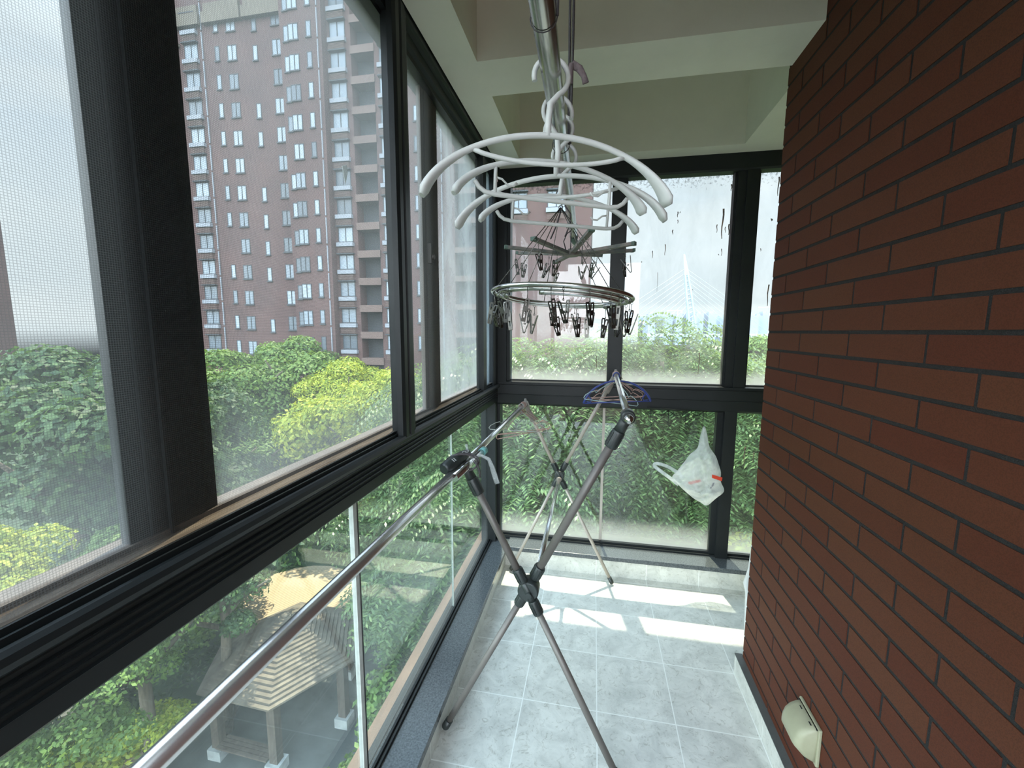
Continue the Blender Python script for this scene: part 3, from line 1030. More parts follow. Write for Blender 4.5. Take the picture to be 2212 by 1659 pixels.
for loc, rz, roll, W, dr, kd, lab, hs in (
        ((pole_x(.72), .72, 1.822), 18, 0, .205, .100, 'wide', 'large white plastic hanger nearest the viewer, with swooping brace', 1),
        ((pole_x(.83), .83, 1.822), 24, 2, .187, .075, 'bar', 'second white plastic hanger, with trouser bar and struts', -1),
        ((pole_x(.90), .90, 1.822), 2, 0, .212, .095, 'wide', 'third white plastic hanger, wide shoulders with swooping brace', 1),
        ((pole_x(1.03), 1.03, 1.822), 16, 3, .187, .070, 'bar', 'farthest white plastic hanger, with trouser bar low over the clip ring', 1)):
    white_hanger(loc, math.radians(rz), -math.radians(roll) * -1, W, dr, kd, lab, hs)


# ------------------------------------------------------------------ clip hangers
def peg_mesh(open_deg=16, L=0.066, w=0.0125):
    """Two slotted spring plates that meet at the jaws and spread at the grips; hangs down from the local origin."""
    mb = MB()
    for s in (-1, 1):
        a = math.radians(open_deg) * s
        jaw = Vector((0, 0.002 * s, -L))
        d = Vector((0, math.sin(a), math.cos(a)))   # along the plate, jaws to grips
        nrm = Vector((0, math.cos(a), -math.sin(a)))
        X = Vector((1, 0, 0))

        def bar(u0, u1, x0, x1):
            c_ = jaw + d * ((u0 + u1) / 2) + X * ((x0 + x1) / 2)
            mb.obox(c_, X * ((x1 - x0) / 2), nrm * 0.0011, d * ((u1 - u0) / 2))
        h = w / 2
        bar(0, L * .16, -h, h)
        bar(L * .16, L * .93, -h, -h * .45)
        bar(L * .16, L * .93, h * .45, h)
        bar(L * .44, L * .66, -h * .45, h * .45)
        bar(L * .93, L, -h * .8, h * .8)
        mb.obox(jaw + d * (L * .02) - nrm * (0.001 * s), X * h, nrm * 0.0018, d * 0.0018)
    mb.tube([(-w * .62, 0, -L * .52), (w * .62, 0, -L * .52)], 0.0032, 8)
    return mb


def hook_mesh(h=0.034):
    mb = MB()
    P = [(0, 0, -0.004)] + [(0, 0.0035 * math.cos(a), h - 0.004 + 0.0045 * math.sin(a)) for a in np.linspace(-1.57, 4.2, 10)]
    mb.tube([(0, 0, 0.0), (0, 0, h - 0.009)], 0.0010, 6)
    mb.tube([(0, 0.0038 * math.cos(a), h - 0.005 + 0.0042 * math.sin(a)) for a in np.linspace(0, 2 * math.pi, 13)], 0.0009, 6)
    mb.tube([(0, 0.0030 * math.cos(a), 0.0030 * math.sin(a)) for a in np.linspace(0, 2 * math.pi, 11)], 0.0009, 6)
    return mb


PEG = peg_mesh().build('clothes_peg', 'peg_steel')
PEG2 = peg_mesh(9).build('clothes_peg', 'peg_steel')
HOOK = hook_mesh().build('peg_hook', 'peg_steel')
rp_ = random.Random(11)


def put_peg(parent, p, yaw, tilt, proto, scale=1.0):
    c_ = proto.copy()
    COL.objects.link(c_)
    c_.parent = parent
    c_.location = p
    c_.rotation_euler = (tilt[0], tilt[1], yaw)
    c_.scale = (scale,) * 3
    h_ = HOOK.copy()
    COL.objects.link(h_)
    h_.parent = c_
    h_.location = (0, 0, 0)
    h_.rotation_euler = (-tilt[0] * .9, -tilt[1] * .9, 0)
    return c_


ring = thing('clip_hanger', 'oval polished steel ring hanger with metal clothes pegs around its rim', 'clip hanger', (-0.1035, 1.33, 1.619))
RW, RD = 0.213, 0.132
tz, tx = math.radians(-9), math.radians(-3.4)


def ring_pt(a, dr=0.0, dz=0.0):
    x, y = (RW + dr) * math.cos(a), (RD + dr) * math.sin(a)
    z = y * math.tan(tz) + x * math.tan(tx) + dz
    return Vector((x, y, z))


mb = MB()
na = 64
mb.tube([ring_pt(2 * math.pi * i / na) for i in range(na)], 0.0065, 10, closed=True, flat=0.0080, up=(0, 0, 1))
mb.tube([ring_pt(2 * math.pi * i / na, -0.017, -0.007) for i in range(na)], 0.0055, 8, closed=True)
mb.tube([ring_pt(2 * math.pi * i / na, -0.034, -0.004) for i in range(na)], 0.0060, 8, closed=True)
mb.tube([ring_pt(a, -0.040, -0.012) for a in np.linspace(-1.9, 0.7, 26)], 0.0085, 10)
mb.build('ring', 'chrome', ring)
apex = Vector((-0.006, 0.0, 0.262))
mb = MB()
for a in (0.25, 0.9, 1.9, 2.75, 3.55, 4.3, 5.45):
    mb.tube([ring_pt(a), ring_pt(a) * 0.5 + apex * 0.5 + Vector((0, 0, .004)), apex], 0.0013, 6)
mb.tube([apex + Vector((0.006 * math.cos(t_), 0, 0.006 * math.sin(t_))) for t_ in np.linspace(0, 6.283, 13)], 0.0014, 6)
mb.tube([apex + Vector((0, 0, .006)), apex + Vector((0.012, 0, 0.012)), apex + Vector((.021, 0, .026)), apex + Vector((.020, 0, .043)), apex + Vector((.006, 0, .054)), apex + Vector((-.010, 0, .050)), apex + Vector((-.015, 0, .038))], 0.0016, 6)
mb.build('suspension_wires', 'peg_steel', ring)
mb = MB()
mb.tube([apex + Vector((.002, .002, -.004)), apex + Vector((-.012, .004, -.05)), apex + Vector((-.03, .006, -.09))], .0022, 6)
mb.tube([apex + Vector((.012, .004, .006)), apex + Vector((.030, .006, -.02)), apex + Vector((.028, .006, -.05)), apex + Vector((.014, .004, -.085))], .0022, 6)
mb.build('black_strap', 'cord', ring)
npg = 22
for i in range(npg):
    a = 2 * math.pi * (i + 0.25 * math.sin(i * 2.1)) / npg
    p = ring_pt(a, -0.002, -0.040)
    put_peg(ring, p, rp_.uniform(0, math.pi), (math.radians(rp_.uniform(-13, 13)), math.radians(rp_.uniform(-12, 12))), PEG if rp_.random() < .6 else PEG2, 1.0)
for (x, y) in ((-.10, .02), (-.03, .045), (.04, .05), (.09, .03)):
    pp = Vector((x, y, y * math.tan(tz) + x * math.tan(tx) - 0.040))
    put_peg(ring, pp, rp_.uniform(0, math.pi), (math.radians(rp_.uniform(-12, 12)), 0.1), PEG, 0.7)

um = thing('clip_hanger', 'star-shaped folding clip hanger with eight flat arms and hanging metal pegs', 'clip hanger', (pole_x(1.74) - 0.006, 1.74, 1.815))
mb = MB()
mb.tube([(0, 0, -.008), (0, 0, .010)], .032, 16)
mb.tube([(0, 0, .008), (0, 0, .020)], [.022, .010], 16)
mb.build('hub', 'arm_taupe', um)
tips = []
for i in range(8):
    a = math.radians(22.5 + 45 * i - 4)
    d = Vector((math.cos(a), math.sin(a), 0.085 + 0.05 * math.sin(i * 2.4)))
    s_ = Vector((-math.sin(a), math.cos(a), 0))
    L = 0.245
    c_ = d * (L * .5 + .012)
    mb = MB()
    mb.obox(c_, d * (L * .5), s_ * .0095, Vector((0, 0, .0058)))
    mb.build('arm', 'arm_taupe', um)
    MB().obox(d * (L + .014), d * .006, s_ * .0105, Vector((0, 0, .0066))).build('end_cap', 'green_tape', um)
    tips.append((d, s_, L))
mb = MB()
for (dx, dy) in ((-.018, 0), (.016, .004), (0, -.012)):
    mb.tube([(dx, dy, .012), (dx * 1.6, dy, .05), (dx * .9, dy * .5, .080), (0.004, 0, .092)], .0022, 8)
mb.tube([(.004, 0, .09), (.022, 0, .098), (.022, 0, .116), (.004, 0, .121), (-.014, 0, .114), (-.018, 0, .10)], .0016, 6)
mb.build('strap_hook', 'cord', um)
for i, (d, s_, L) in enumerate(tips):
    for fr in ((.42, .93) if i % 2 else (.90,)):
        p = d * (L * fr) + Vector((0, 0, -.042))
        put_peg(um, p, rp_.uniform(0, math.pi), (math.radians(rp_.uniform(-24, 24)), math.radians(rp_.uniform(-18, 18))), PEG if rp_.random() < .5 else PEG2, 0.92)
for proto in (PEG, PEG2, HOOK):
    bpy.data.objects.remove(proto)

# ------------------------------------------------------------------ folding drying rack
RKX = thing('drying_rack', 'folding X-frame drying rack with chrome rails, standing on the floor', 'drying rack', (-0.19, 1.9, 0.0))
RKX.location = (0, 0, 0)


def ribbed(mb, a, b, r, n=18, mi=0):
    """Short grip sleeve with ribs."""
    a, b = Vector(a), Vector(b)
    t = (b - a).normalized()
    u = t.orthogonal().normalized()
    w = t.cross(u)
    mb.tube([a, a + t * .003, b - t * .003, b], [r * .94, r, r, r * .94], n, mi)
    for k in range(10):
        q = 2 * math.pi * k / 10
        o_ = u * math.cos(q) * r + w * math.sin(q) * r
        mb.obox((a + b) / 2 + o_, t * ((b - a).length * .36), o_.normalized() * .0012, t.cross(o_.normalized()) * .0016, mi)


def leg(top, foot, joint, up_mat, lo_mat, dy, r_up=.0125, r_lo=.0105):
    top, foot = Vector(top), Vector(foot)
    # the two legs of a pair pass each other at the pivot, dy apart
    J = Vector(joint)
    off = Vector((0, dy, 0))
    g = J + off
    du, dl = (top - g).normalized(), (foot - g).normalized()
    lg = MB()
    lg.tube([g + du * .04, top - du * .02], r_up, 16, 0)
    lg.tube([g + dl * .04, foot - dl * .03], r_lo, 16, 1)
    o = lg.build('leg', [up_mat, lo_mat], RKX)
    s = MB()
    ribbed(s, g + du * .035, g + du * .085, r_up + .0055)
    ribbed(s, g + dl * .035, g + dl * .085, r_lo + .0065)
    s.tube([g + du * .05, g, g + dl * .05], .0150, 14)
    s.build('pivot_sleeve', 'black_plastic', o)
    f_ = MB()
    f_.tube([foot - dl * .040, foot - dl * .006, foot + Vector((0, 0, 0.000))], [r_lo + .003, r_lo + .0035, r_lo + .001], 14)
    f_.build('foot_cap', 'black_plastic', o)
    return o, du


RJ = (-0.180, 2.45, 0.658)
FJ = (-0.197, 1.345, 0.630)
rTL, rTR = (-0.392, 2.45, 1.082), (0.126, 2.45, 1.268)
fTL, fTR = (-0.425, 1.345, 1.058), (0.111, 1.345, 1.248)
_, u1 = leg(rTL, (0.147, 2.438, 0.011), RJ, 'tube_pale', 'tube_pale', -.014, .0105, .0095)
_, u2 = leg(rTR, (-0.478, 2.462, 0.011), RJ, 'tube_pale', 'tube_pale', .014, .0105, .0095)
_, u3 = leg(fTL, (0.125, 1.285, 0.013), FJ, 'tube_grey', 'tube_grey', -.016, .0125, .0115)
_, u4 = leg(fTR, (-0.516, 1.359, 0.013), FJ, 'tube_grey', 'tube_grey', .016, .0140, .0115)
for J, r in ((RJ, .030), (FJ, .036)):
    mb = MB()
    J = Vector(J)
    mb.tube([J + Vector((0, -.026, 0)), J + Vector((0, -.022, 0)), J + Vector((0, .024, 0))], [r * .85, r, r], 24)
    mb.tube([J + Vector((0.004, -.038, -.006)), J + Vector((0.004, -.02, -.006))], r * .28, 12)
    mb.build('pivot_disc', 'black_plastic', RKX)
# top joints: sleeve on the leg and socket for the rail
for T, u, mt, r, nm in ((rTL, u1, 'grey_plastic', .016, 0), (rTR, u2, 'grey_plastic', .017, 0), (fTL, u3, 'black_plastic', .019, 1), (fTR, u4, 'black_plastic', .020, 1)):
    T = Vector(T)
    mb = MB()
    ribbed(mb, T - u * .115, T - u * .055, r * 1.05)
    mb.tube([T - u * .06, T - u * .03, T + u * .004], [r * .95, r * .85, r], 14)
    mb.tube([T + Vector((0, -.026, 0)), T + Vector((0, -.022, 0)), T + Vector((0, .020, 0)), T + Vector((0, .024, 0))], [r * .9, r * 1.1, r * 1.1, r * .9], 16)
    if not nm:
        mb.tube([T + Vector((0, .004, 0)), T + Vector((0, .004, .030))], [r * .7, r * .4], 10)
        mb.tube([T + Vector((.004, -.012, .020)), T + Vector((.022, -.018, .004)), T + Vector((.036, -.020, -.022))], .0028, 6)
    mb.build('top_joint', mt, RKX)
lr = MB()
lr.tube([Vector(rTL) + Vector((0, .012, 0)), (-0.409, 1.85, 1.071), (-0.4245, 1.40, 1.059)], .0118, 18)
lr.tube([(-0.4245, 1.42, 1.0595), (-0.432, 0.9, 1.062), (-0.440, 0.06, 1.064)], .0136, 18)
lr.build('rail', 'rail_steel', RKX)
MB().tube([Vector(rTR) + Vector((0, .012, 0)), (0.119, 1.9, 1.258), Vector(fTR) + Vector((0, -.012, 0))], .0125, 18).build('rail', 'rail_steel', RKX)
MB().tube([Vector(fTR) + Vector((0, -.026, 0)), Vector(fTR) + Vector((0, -.040, -.004)), Vector(fTR) + Vector((0, -.050, -.010))], [.016, .014, .006], 16).build('rail_end_cap', 'chrome', RKX)
sp = MB()
sp.tube([(-0.180, 2.43, 0.642), (-0.176, 1.95, 0.656), (-0.172, 1.385, 0.672)], .0105, 16)
sp.build('spreader_bar', 'rail_steel', RKX)
mb = MB()
ribbed(mb, (-0.171, 1.365, 0.672), (-0.1725, 1.42, 0.671), .0165)
mb.tube([(-0.171, 1.375, .672), (-0.182, 1.365, .650), (-0.193, 1.36, .632)], [.015, .015, .018], 12)
mb.build('spreader_socket', 'black_plastic', RKX)
MB().tube([(-0.180, 2.425, 0.642), (-0.180, 2.395, 0.643)], [.017, .0145], 14).build('spreader_socket', 'grey_plastic', RKX)

# things tied to the near joint of the left rail
tb = MB()
p0 = Vector((-0.412, 1.20, 1.060))
d_ = (Vector((-0.374, 1.437, 1.088)) - p0).normalized()
tb.tube([p0, p0 + d_ * .205], .0128, 16)
o = tb.build('spare_tube', 'chrome')
MB().tube([p0 + d_ * .205, p0 + d_ * .232], .0142, 16).build('end_cap', 'teal_cap', o)
tag(o, 'short chrome tube with a teal end cap tied to the left rail', 'tube')
um2 = MB()
q0, q1 = Vector((-0.452, 1.215, 1.078)), Vector((-0.412, 1.345, 1.100))
dq = (q1 - q0).normalized()
um2.tube([q0, q0 + dq * .006, q0 + dq * .03, q0 + dq * .10, q1], [.014, .020, .0225, .019, .012], 14)
o = um2.build('fabric_pouch', 'black_plastic')
tag(o, 'small black pouch with white marks strapped to the left rail joint', 'pouch')
side = Vector((.55, -.25, .80)).normalized()
for u_, ln in ((.036, .012), (.045, .012), (.088, .010)):
    cpt = q0 + dq * u_ + side * .0215
    MB().obox(cpt, dq * .0016, side.cross(dq) * ln * .5, side * .0008).build('printed_letter', 'white_mark', o)
MB().tube([q0 + dq * .100 + side * .020 + side.cross(dq) * (.006 * math.cos(a)) + dq * (.008 * math.sin(a)) for a in np.linspace(0, 6.28, 13)], .0012, 6).build('printed_letter', 'white_mark', o)
MB().tube([q0 + dq * .118 + side * .018 + side.cross(dq) * (.005 * math.cos(a)) + dq * (.006 * math.sin(a)) for a in np.linspace(0, 4.2, 10)], .0012, 6).build('printed_letter', 'white_mark', o)
sc_ = MB()
cc = Vector((-0.424, 1.285, 1.078))
for off in (-.004, .006):
    sc_.tube([cc + dq * off + Vector((.052 * math.cos(a), .010 * math.sin(a * 2), .027 * math.sin(a))) + Vector((.012, 0, .006)) for a in np.linspace(0, 2 * math.pi, 25)], .0028, 8)
sc_.tube([cc + Vector((.050, 0, .012)), cc + Vector((.064, -.004, .0)), cc + Vector((.072, -.006, -.022)), cc + Vector((.073, -.006, -.040))], .0034, 8)
tag(sc_.build('tie_cord', 'cord'), 'black cord knotted around the left rail, pouch and spare tube', 'cord')
fs_ = MB()
P = [(-.418, 1.345, 1.128), (-.408, 1.338, 1.098), (-.392, 1.33, 1.088), (-.36, 1.325, 1.098), (-.335, 1.33, 1.085), (-.322, 1.33, 1.055), (-.313, 1.33, 1.025), (-.305, 1.33, 1.002)]
fs_.tube(P, [.006, .003, .003, .005, .007, .009, .010, .009], 8, flat=[.004, .003, .003, .004, .004, .003, .002, .002], up=(1, 0, .4))
fs_.tube([(p[0] + .004, p[1] + .003, p[2] + .002) for p in P[2:]], [.001] * 6, 5)
tag(fs_.build('plastic_strip', 'film'), 'twisted clear plastic strip dangling from the left rail', 'strip')


# ------------------------------------------------------------------ thin hangers on the rack rails
def wire_hanger(name, label, group, loc, rot, W, H, mat, r=.0021, style='notch'):
    t = thing(name, label, 'hanger', loc, 0, group)
    t.rotation_euler = rot
    mb = MB()
    # origin = where the hook rests on the rail
    hz = -0.034
    if style == 'notch':
        P = []
        half = [(0.0, hz), (.30, hz - H * .28), (.52, hz - H * .52), (.60, hz - H * .66), (.66, hz - H * .58), (.80, hz - H * .66), (.95, hz - H * .80), (1.0, hz - H * .93), (.96, hz - H)]
        P = [(-W * a, 0, z) for a, z in half[::-1]] + [(W * a, 0, z) for a, z in half[1:]]
        mb.tube(P + [P[0]], r, 6, up=(0, 1, 0))
        mb.tube([(0.010 * math.cos(a), 0.001, hz - .006 + .010 * math.sin(a)) for a in np.linspace(0, 6.283, 13)], r, 6)
    else:
        n = 20
        P = [(W * math.sin(a) / math.sin(1.3), 0, hz - H * (1 - math.cos(a)) / (1 - math.cos(1.3))) for a in np.linspace(-1.3, 1.3, n)]
        mb.tube(P, [r * (1.2 + .9 * abs(i / (n - 1) - .5) * 2) for i in range(n)], 8, up=(0, 1, 0))
        mb.tube([P[0], (0, 0, hz - H * .98), P[-1]], r, 6, up=(0, 1, 0))
        for s in (-1, 1):
            x = s * W * .86
            mb.tube([(x, 0, hz - H * .62), (x - s * .018, 0, hz - H * .84), (x - s * .012, 0, hz - H * .96), (x + s * .01, 0, hz - H * .92)], r * 1.1, 6)
    mb.build('frame', mat, t)
    h = MB()
    R = .017
    h.tube([(0, 0, hz), (0, 0, hz + .012)] + [(R * math.cos(a), 0, -.006 + R * math.sin(a)) for a in np.linspace(math.radians(-60), math.radians(190), 14)], r, 6)
    h.build('hook', mat, t)
    return t


for i, (y, rz, ry, W, H, mt, lab) in enumerate((
        (2.325, 24, 6, .172, .112, 'grey_wire', 'grey coated wire hanger in front of the pink ones on the left rail'),
        (2.385, 30, -2, .176, .130, 'pink_wire', 'pink wire hanger on the left rail, hooked behind the nearest pink one'),
        (2.365, 47, 5, .174, .134, 'pink_wire', 'pink wire hanger on the left rail, turned furthest round'),
        (2.340, 34, -5, .170, .136, 'pink_wire', 'pink wire hanger just behind the grey one on the left rail'))):
    x = -0.392 - (2.45 - y) * 0.026
    wire_hanger('wire_hanger', lab, 'wire hangers on the left rail', (x, y, 1.083 + .011 - (2.45 - y) * .018), (0, math.radians(ry), math.radians(rz)), W, H, mt)
for i, (y, rz, ry, W, H, mt, st_, lab) in enumerate((
        (2.415, 4, -3, .160, .100, 'pink_wire', 'notch', 'pink wire hanger on the right rail next to the far joint'),
        (2.400, 10, 3, .155, .115, 'pink_wire', 'notch', 'pink wire hanger in the middle of the right rail bunch'),
        (2.385, 18, -5, .150, .110, 'pink_wire', 'notch', 'pink wire hanger just behind the blue hanger'),
        (2.365, 24, 9, .165, .125, 'teal_wire', 'notch', 'pale teal wire hanger hooked askew on the right rail'),
        (2.340, 6, -3, .180, .118, 'blue_plastic', 'arch', 'dark blue arched plastic hanger on the right rail'))):
    x = 0.126 - (2.45 - y) * 0.0136
    wire_hanger('wire_hanger' if st_ == 'notch' else 'clothes_hanger', lab, 'hangers on the right rail', (x, y, 1.268 + .013 - (2.45 - y) * .018), (0, math.radians(ry), math.radians(rz)), W, H, mt, .0021 if st_ == 'notch' else .0034, st_)

# ------------------------------------------------------------------ iron hook rack and plastic bag
hr = thing('hook_rack', 'black wrought iron hook rack with scrolls on the far middle rail', 'hook rack', (0.5, 2.606, 1.05))
mb = MB()
mb.tube([(-.175, 0, .012), (.165, 0, -.002)], .0024, 8)
for xa, xb in ((-.155, -.052), (-.052, .045), (.045, .143)):
    mb.tube([(xa + (xb - xa) * i / 12, 0, -.002 - .030 * math.sin(math.pi * i / 12)) for i in range(13)], .0017, 6)
for x in (-.155, -.052, .045, .143):
    for s in (-1, 1):
        mb.tube([(x + s * (.002 + .018 * math.sin(t_)), 0, -.012 - .016 * (1 - math.cos(t_ * 1.15)) + .004 * t_) for t_ in np.linspace(0, 2.6, 12)], .0015, 6)
mb.build('scroll_bar', 'iron', hr)
for x, dz in ((-.155, 0), (-.052, -.002), (.045, -.004), (.143, -.002)):
    mb = MB()
    mb.tube([(x, 0, .0), (x, 0, -.085 + dz), (x + .001, -.004, -.098 + dz), (x + .003, -.012, -.102 + dz), (x + .005, -.020, -.096 + dz), (x + .006, -.023, -.086 + dz)], [.0017] * 5 + [.0034], 8)
    mb.build('hook', 'iron', hr)

BAGPTS = [(0.634, 0.961), (0.647, 0.961), (0.663, 0.905), (0.676, 0.85), (0.712, 0.797), (0.733, 0.743), (0.746, 0.702), (0.749, 0.646), (0.77, 0.589), (0.725, 0.537), (0.682, 0.494), (0.645, 0.510), (0.611, 0.528), (0.570, 0.560), (0.529, 0.596), (0.480, 0.649), (0.504, 0.691), (0.542, 0.75), (0.57, 0.797), (0.610, 0.838), (0.620, 0.902)]


def smooth_loop(pts, n):
    out = []
    L = len(pts)
    for i in range(L):
        p0_, p1_, p2_, p3_ = (np.array(pts[(i + k) % L], float) for k in (-1, 0, 1, 2))
        for j in range(n):
            t_ = j / n
            out.append(tuple(0.5 * ((2 * p1_) + (-p0_ + p2_) * t_ + (2 * p0_ - 5 * p1_ + 4 * p2_ - p3_) * t_ ** 2 + (-p0_ + 3 * p1_ - 3 * p2_ + p3_) * t_ ** 3)))
    return out


def bag():
    t = thing('plastic_bag', 'white translucent plastic carrier bag hanging from the iron hook by one handle', 'bag', (0.648, 2.588, 0.955))
    out = smooth_loop(BAGPTS, 4)
    L = len(out)
    spine = [(0.640, 0.955), (0.640, 0.90), (0.642, 0.84), (0.645, 0.77), (0.650, 0.70), (0.655, 0.64), (0.655, 0.59)]

    def centre(z):
        zz = [s[1] for s in spine][::-1]
        xx = [s[0] for s in spine][::-1]
        return np.interp(z, zz, xx)
    vs, fs = [], []
    K = 9
    rb = random.Random(3)
    for side in (1, -1):
        base = len(vs)
        for k in range(K + 1):
            r_ = k / K
            for (x, z) in out:
                zc = min(max(z, 0.60), 0.93)
                cx = centre(zc)
                px, pz = cx + (x - cx) * r_, zc + (z - zc) * r_
                wid = 0.012 + 0.028 * np.interp(pz, [0.48, 0.60, 0.75, 0.85, 0.96], [0.2, 1.0, 0.9, 0.35, 0.1])
                dpt = wid * math.sqrt(max(0, 1 - r_ ** 2.4))
                dpt += 0.006 * math.sin(px * 95 + pz * 40) * (1 - r_ * .8) + 0.004 * math.sin(pz * 150 - px * 120) * (1 - r_ * .8)
                vs.append((px, 2.560 - side * dpt, pz))
        for k in range(K):
            for i in range(L):
                j = (i + 1) % L
                a, b, c_, d2 = base + k * L + i, base + k * L + j, base + (k + 1) * L + j, base + (k + 1) * L + i
                fs.append((a, b, c_, d2) if side == 1 else (d2, c_, b, a))
    loc = (0.648, 2.588, 0.955)
    mb_ = MB()
    mb_.add([(a - loc[0], b - loc[1], c_ - loc[2]) for a, b, c_ in vs], fs, 0, True)
    mb_.build('bag_body', 'bag', t)

    def L_(p):
        return (p[0] - loc[0], p[1] - loc[1], p[2] - loc[2])
    h = MB()
    lp = smooth_loop([(0.535, 0.655), (0.500, 0.688), (0.445, 0.719), (0.386, 0.732), (0.376, 0.716), (0.407, 0.690), (0.465, 0.650), (0.530, 0.605)], 4)
    lp = lp[:-4]
    h.tube([L_((x, 2.556, z)) for x, z in lp], [.003] * len(lp), 8, flat=.011, up=(0, 1, .2))
    h.build('handle', 'bag', t)
    h = MB()
    h.tube([L_((0.640, 2.566, 0.930)), L_((0.640, 2.572, 0.952)), L_((0.644, 2.580, 0.962)), L_((0.648, 2.588, 0.955))], [.010, .007, .005, .004], 10, flat=.004)
    h.build('handle', 'bag', t)
    for pts, mt, nm, yy in (([(0.686, 0.700), (0.742, 0.686), (0.741, 0.664), (0.687, 0.680)], 'red_print', 'red_stripe', 2.512),
                            ([(0.573, 0.624), (0.643, 0.646), (0.644, 0.630), (0.579, 0.608)], 'red_print', 'red_stripe', 2.575),
                            ([(0.694, 0.652), (0.703, 0.652), (0.696, 0.628), (0.686, 0.628)], 'grey_print', 'faded_print', 2.512),
                            ([(0.681, 0.624), (0.690, 0.626), (0.687, 0.617), (0.679, 0.615)], 'grey_print', 'faded_print', 2.512)):
        q = [L_((x, yy, z)) for x, z in pts] + [L_((x, yy + .0006, z)) for x, z in pts]
        MB().add(q, [(0, 1, 2, 3), (7, 6, 5, 4), (0, 4, 5, 1), (1, 5, 6, 2), (2, 6, 7, 3), (3, 7, 4, 0)]).build(nm, mt, t)
    return t


bag()
# crumpled white film hanging behind the brick corner
mb = MB()
mb.tube([(0.762, 2.03, .80), (0.752, 2.02, .62), (0.748, 2.02, .50), (0.745, 2.02, .42), (0.738, 2.02, .345), (0.742, 2.02, .30), (0.746, 2.02, .16), (0.750, 2.02, .03), (0.755, 2.02, .004)],
        [.004, .008, .009, .010, .020, .012, .010, .008, .008], 10, flat=[.004, .008, .010, .012, .015, .012, .012, .012, .012])
tag(mb.build('plastic_sheet', 'white_plastic'), 'crumpled white plastic peeking out behind the brick corner', 'plastic sheet')

# ------------------------------------------------------------------ weatherproof outlet cover on the brick wall
oc = thing('outlet_cover', 'cream hooded weatherproof socket cover on the brick wall', 'outlet cover', (XR, 1.305, 0.30))
prof = [(0.0, .056), (-.006, .056), (-.020, .052), (-.036, .042), (-.049, .026), (-.056, .006), (-.058, -.014), (-.050, -.026), (-.034, -.042), (-.016, -.052), (0.0, -.058)]
vs, fs = [], []
secs = [(-.056, .62, .90), (-.050, .90, .98), (-.036, 1.0, 1.0), (.036, 1.0, 1.0), (.050, .90, .98), (.056, .62, .90)]
for (yy, sx, sz) in secs:
    for (px, pz) in prof:
        vs.append((-.008 + px * sx, yy, pz * sz))
n_ = len(prof)
for i in range(len(secs) - 1):
    for j in range(n_ - 1):
        fs.append((i * n_ + j, i * n_ + j + 1, (i + 1) * n_ + j + 1, (i + 1) * n_ + j))
    fs.append((i * n_ + n_ - 1, i * n_, (i + 1) * n_, (i + 1) * n_ + n_ - 1))
fs.append(tuple(range(n_)))
fs.append(tuple(range((len(secs) - 1) * n_, len(secs) * n_))[::-1])
MB().add(vs, fs, 0, True).build('hood', 'cream', oc)
MB().box(-.010, 0, -.062, .062, -.062, .060).build('back_plate', 'cream', oc, bevel=.003)
mb = MB()
for yy in (-.030, .026):
    mb.box(-.0275, -.0200, yy, yy + .003, .0475, .0520)
    mb.box(-.0230, -.0170, yy - .010, yy + .003, .0505, .0545)
mb.box(-.0135, -.0095, -.056, .056, .0530, .0560)
mb.build('hinge_slots', 'frame', oc)


# ------------------------------------------------------------------ outdoors
GZ = -9.6
tag(MB().box(-120, 90, -40, 130, GZ - .3, GZ).build('garden_ground', 'soil'), 'dark green planted ground of the garden far below', 'ground', kind='structure')
# wall of our own building below the balcony
tag(MB().box(-0.80, 1.7, -8, 2.85, GZ, -0.12).build('wall_below', 'bld_brick'), 'brick wall of the building under the balcony', 'wall', kind='structure')


def leaves_mesh(name, C_, Nn, size, mat, seed, asp=0.5, droop=0.0):
    """Rhombic folded leaves at points C_ with normals Nn."""
    rg = np.random.default_rng(seed)
    n = len(C_)
    r1 = rg.normal(size=(n, 3))
    t1 = np.cross(Nn, r1)
    t1 /= np.linalg.norm(t1, axis=1, keepdims=True) + 1e-9
    t2 = np.cross(Nn, t1)
    s = size * rg.uniform(.7, 1.3, (n, 1))
    a = C_ + t1 * s
    b = C_ + t2 * s * asp + Nn * s * .12
    c_ = C_ - t1 * s
    d = C_ - t2 * s * asp + Nn * s * .12
    V = np.stack([a, b, c_, d], 1).reshape(-1, 3)
    return mesh_quads(name, V, n, mat)


def mesh_quads(name, V, n, mat):
    me = bpy.data.meshes.new(name)
    me.vertices.add(len(V))
    me.vertices.foreach_set('co', V.astype(np.float32).ravel())
    me.loops.add(4 * n)
    me.loops.foreach_set('vertex_index', np.arange(4 * n, dtype=np.int32))
    me.polygons.add(n)
    me.polygons.foreach_set('loop_start', np.arange(0, 4 * n, 4, dtype=np.int32))
    me.polygons.foreach_set('loop_total', np.full(n, 4, dtype=np.int32))
    me.update()
    me.validate()
    me.materials.append(M[mat])
    return me


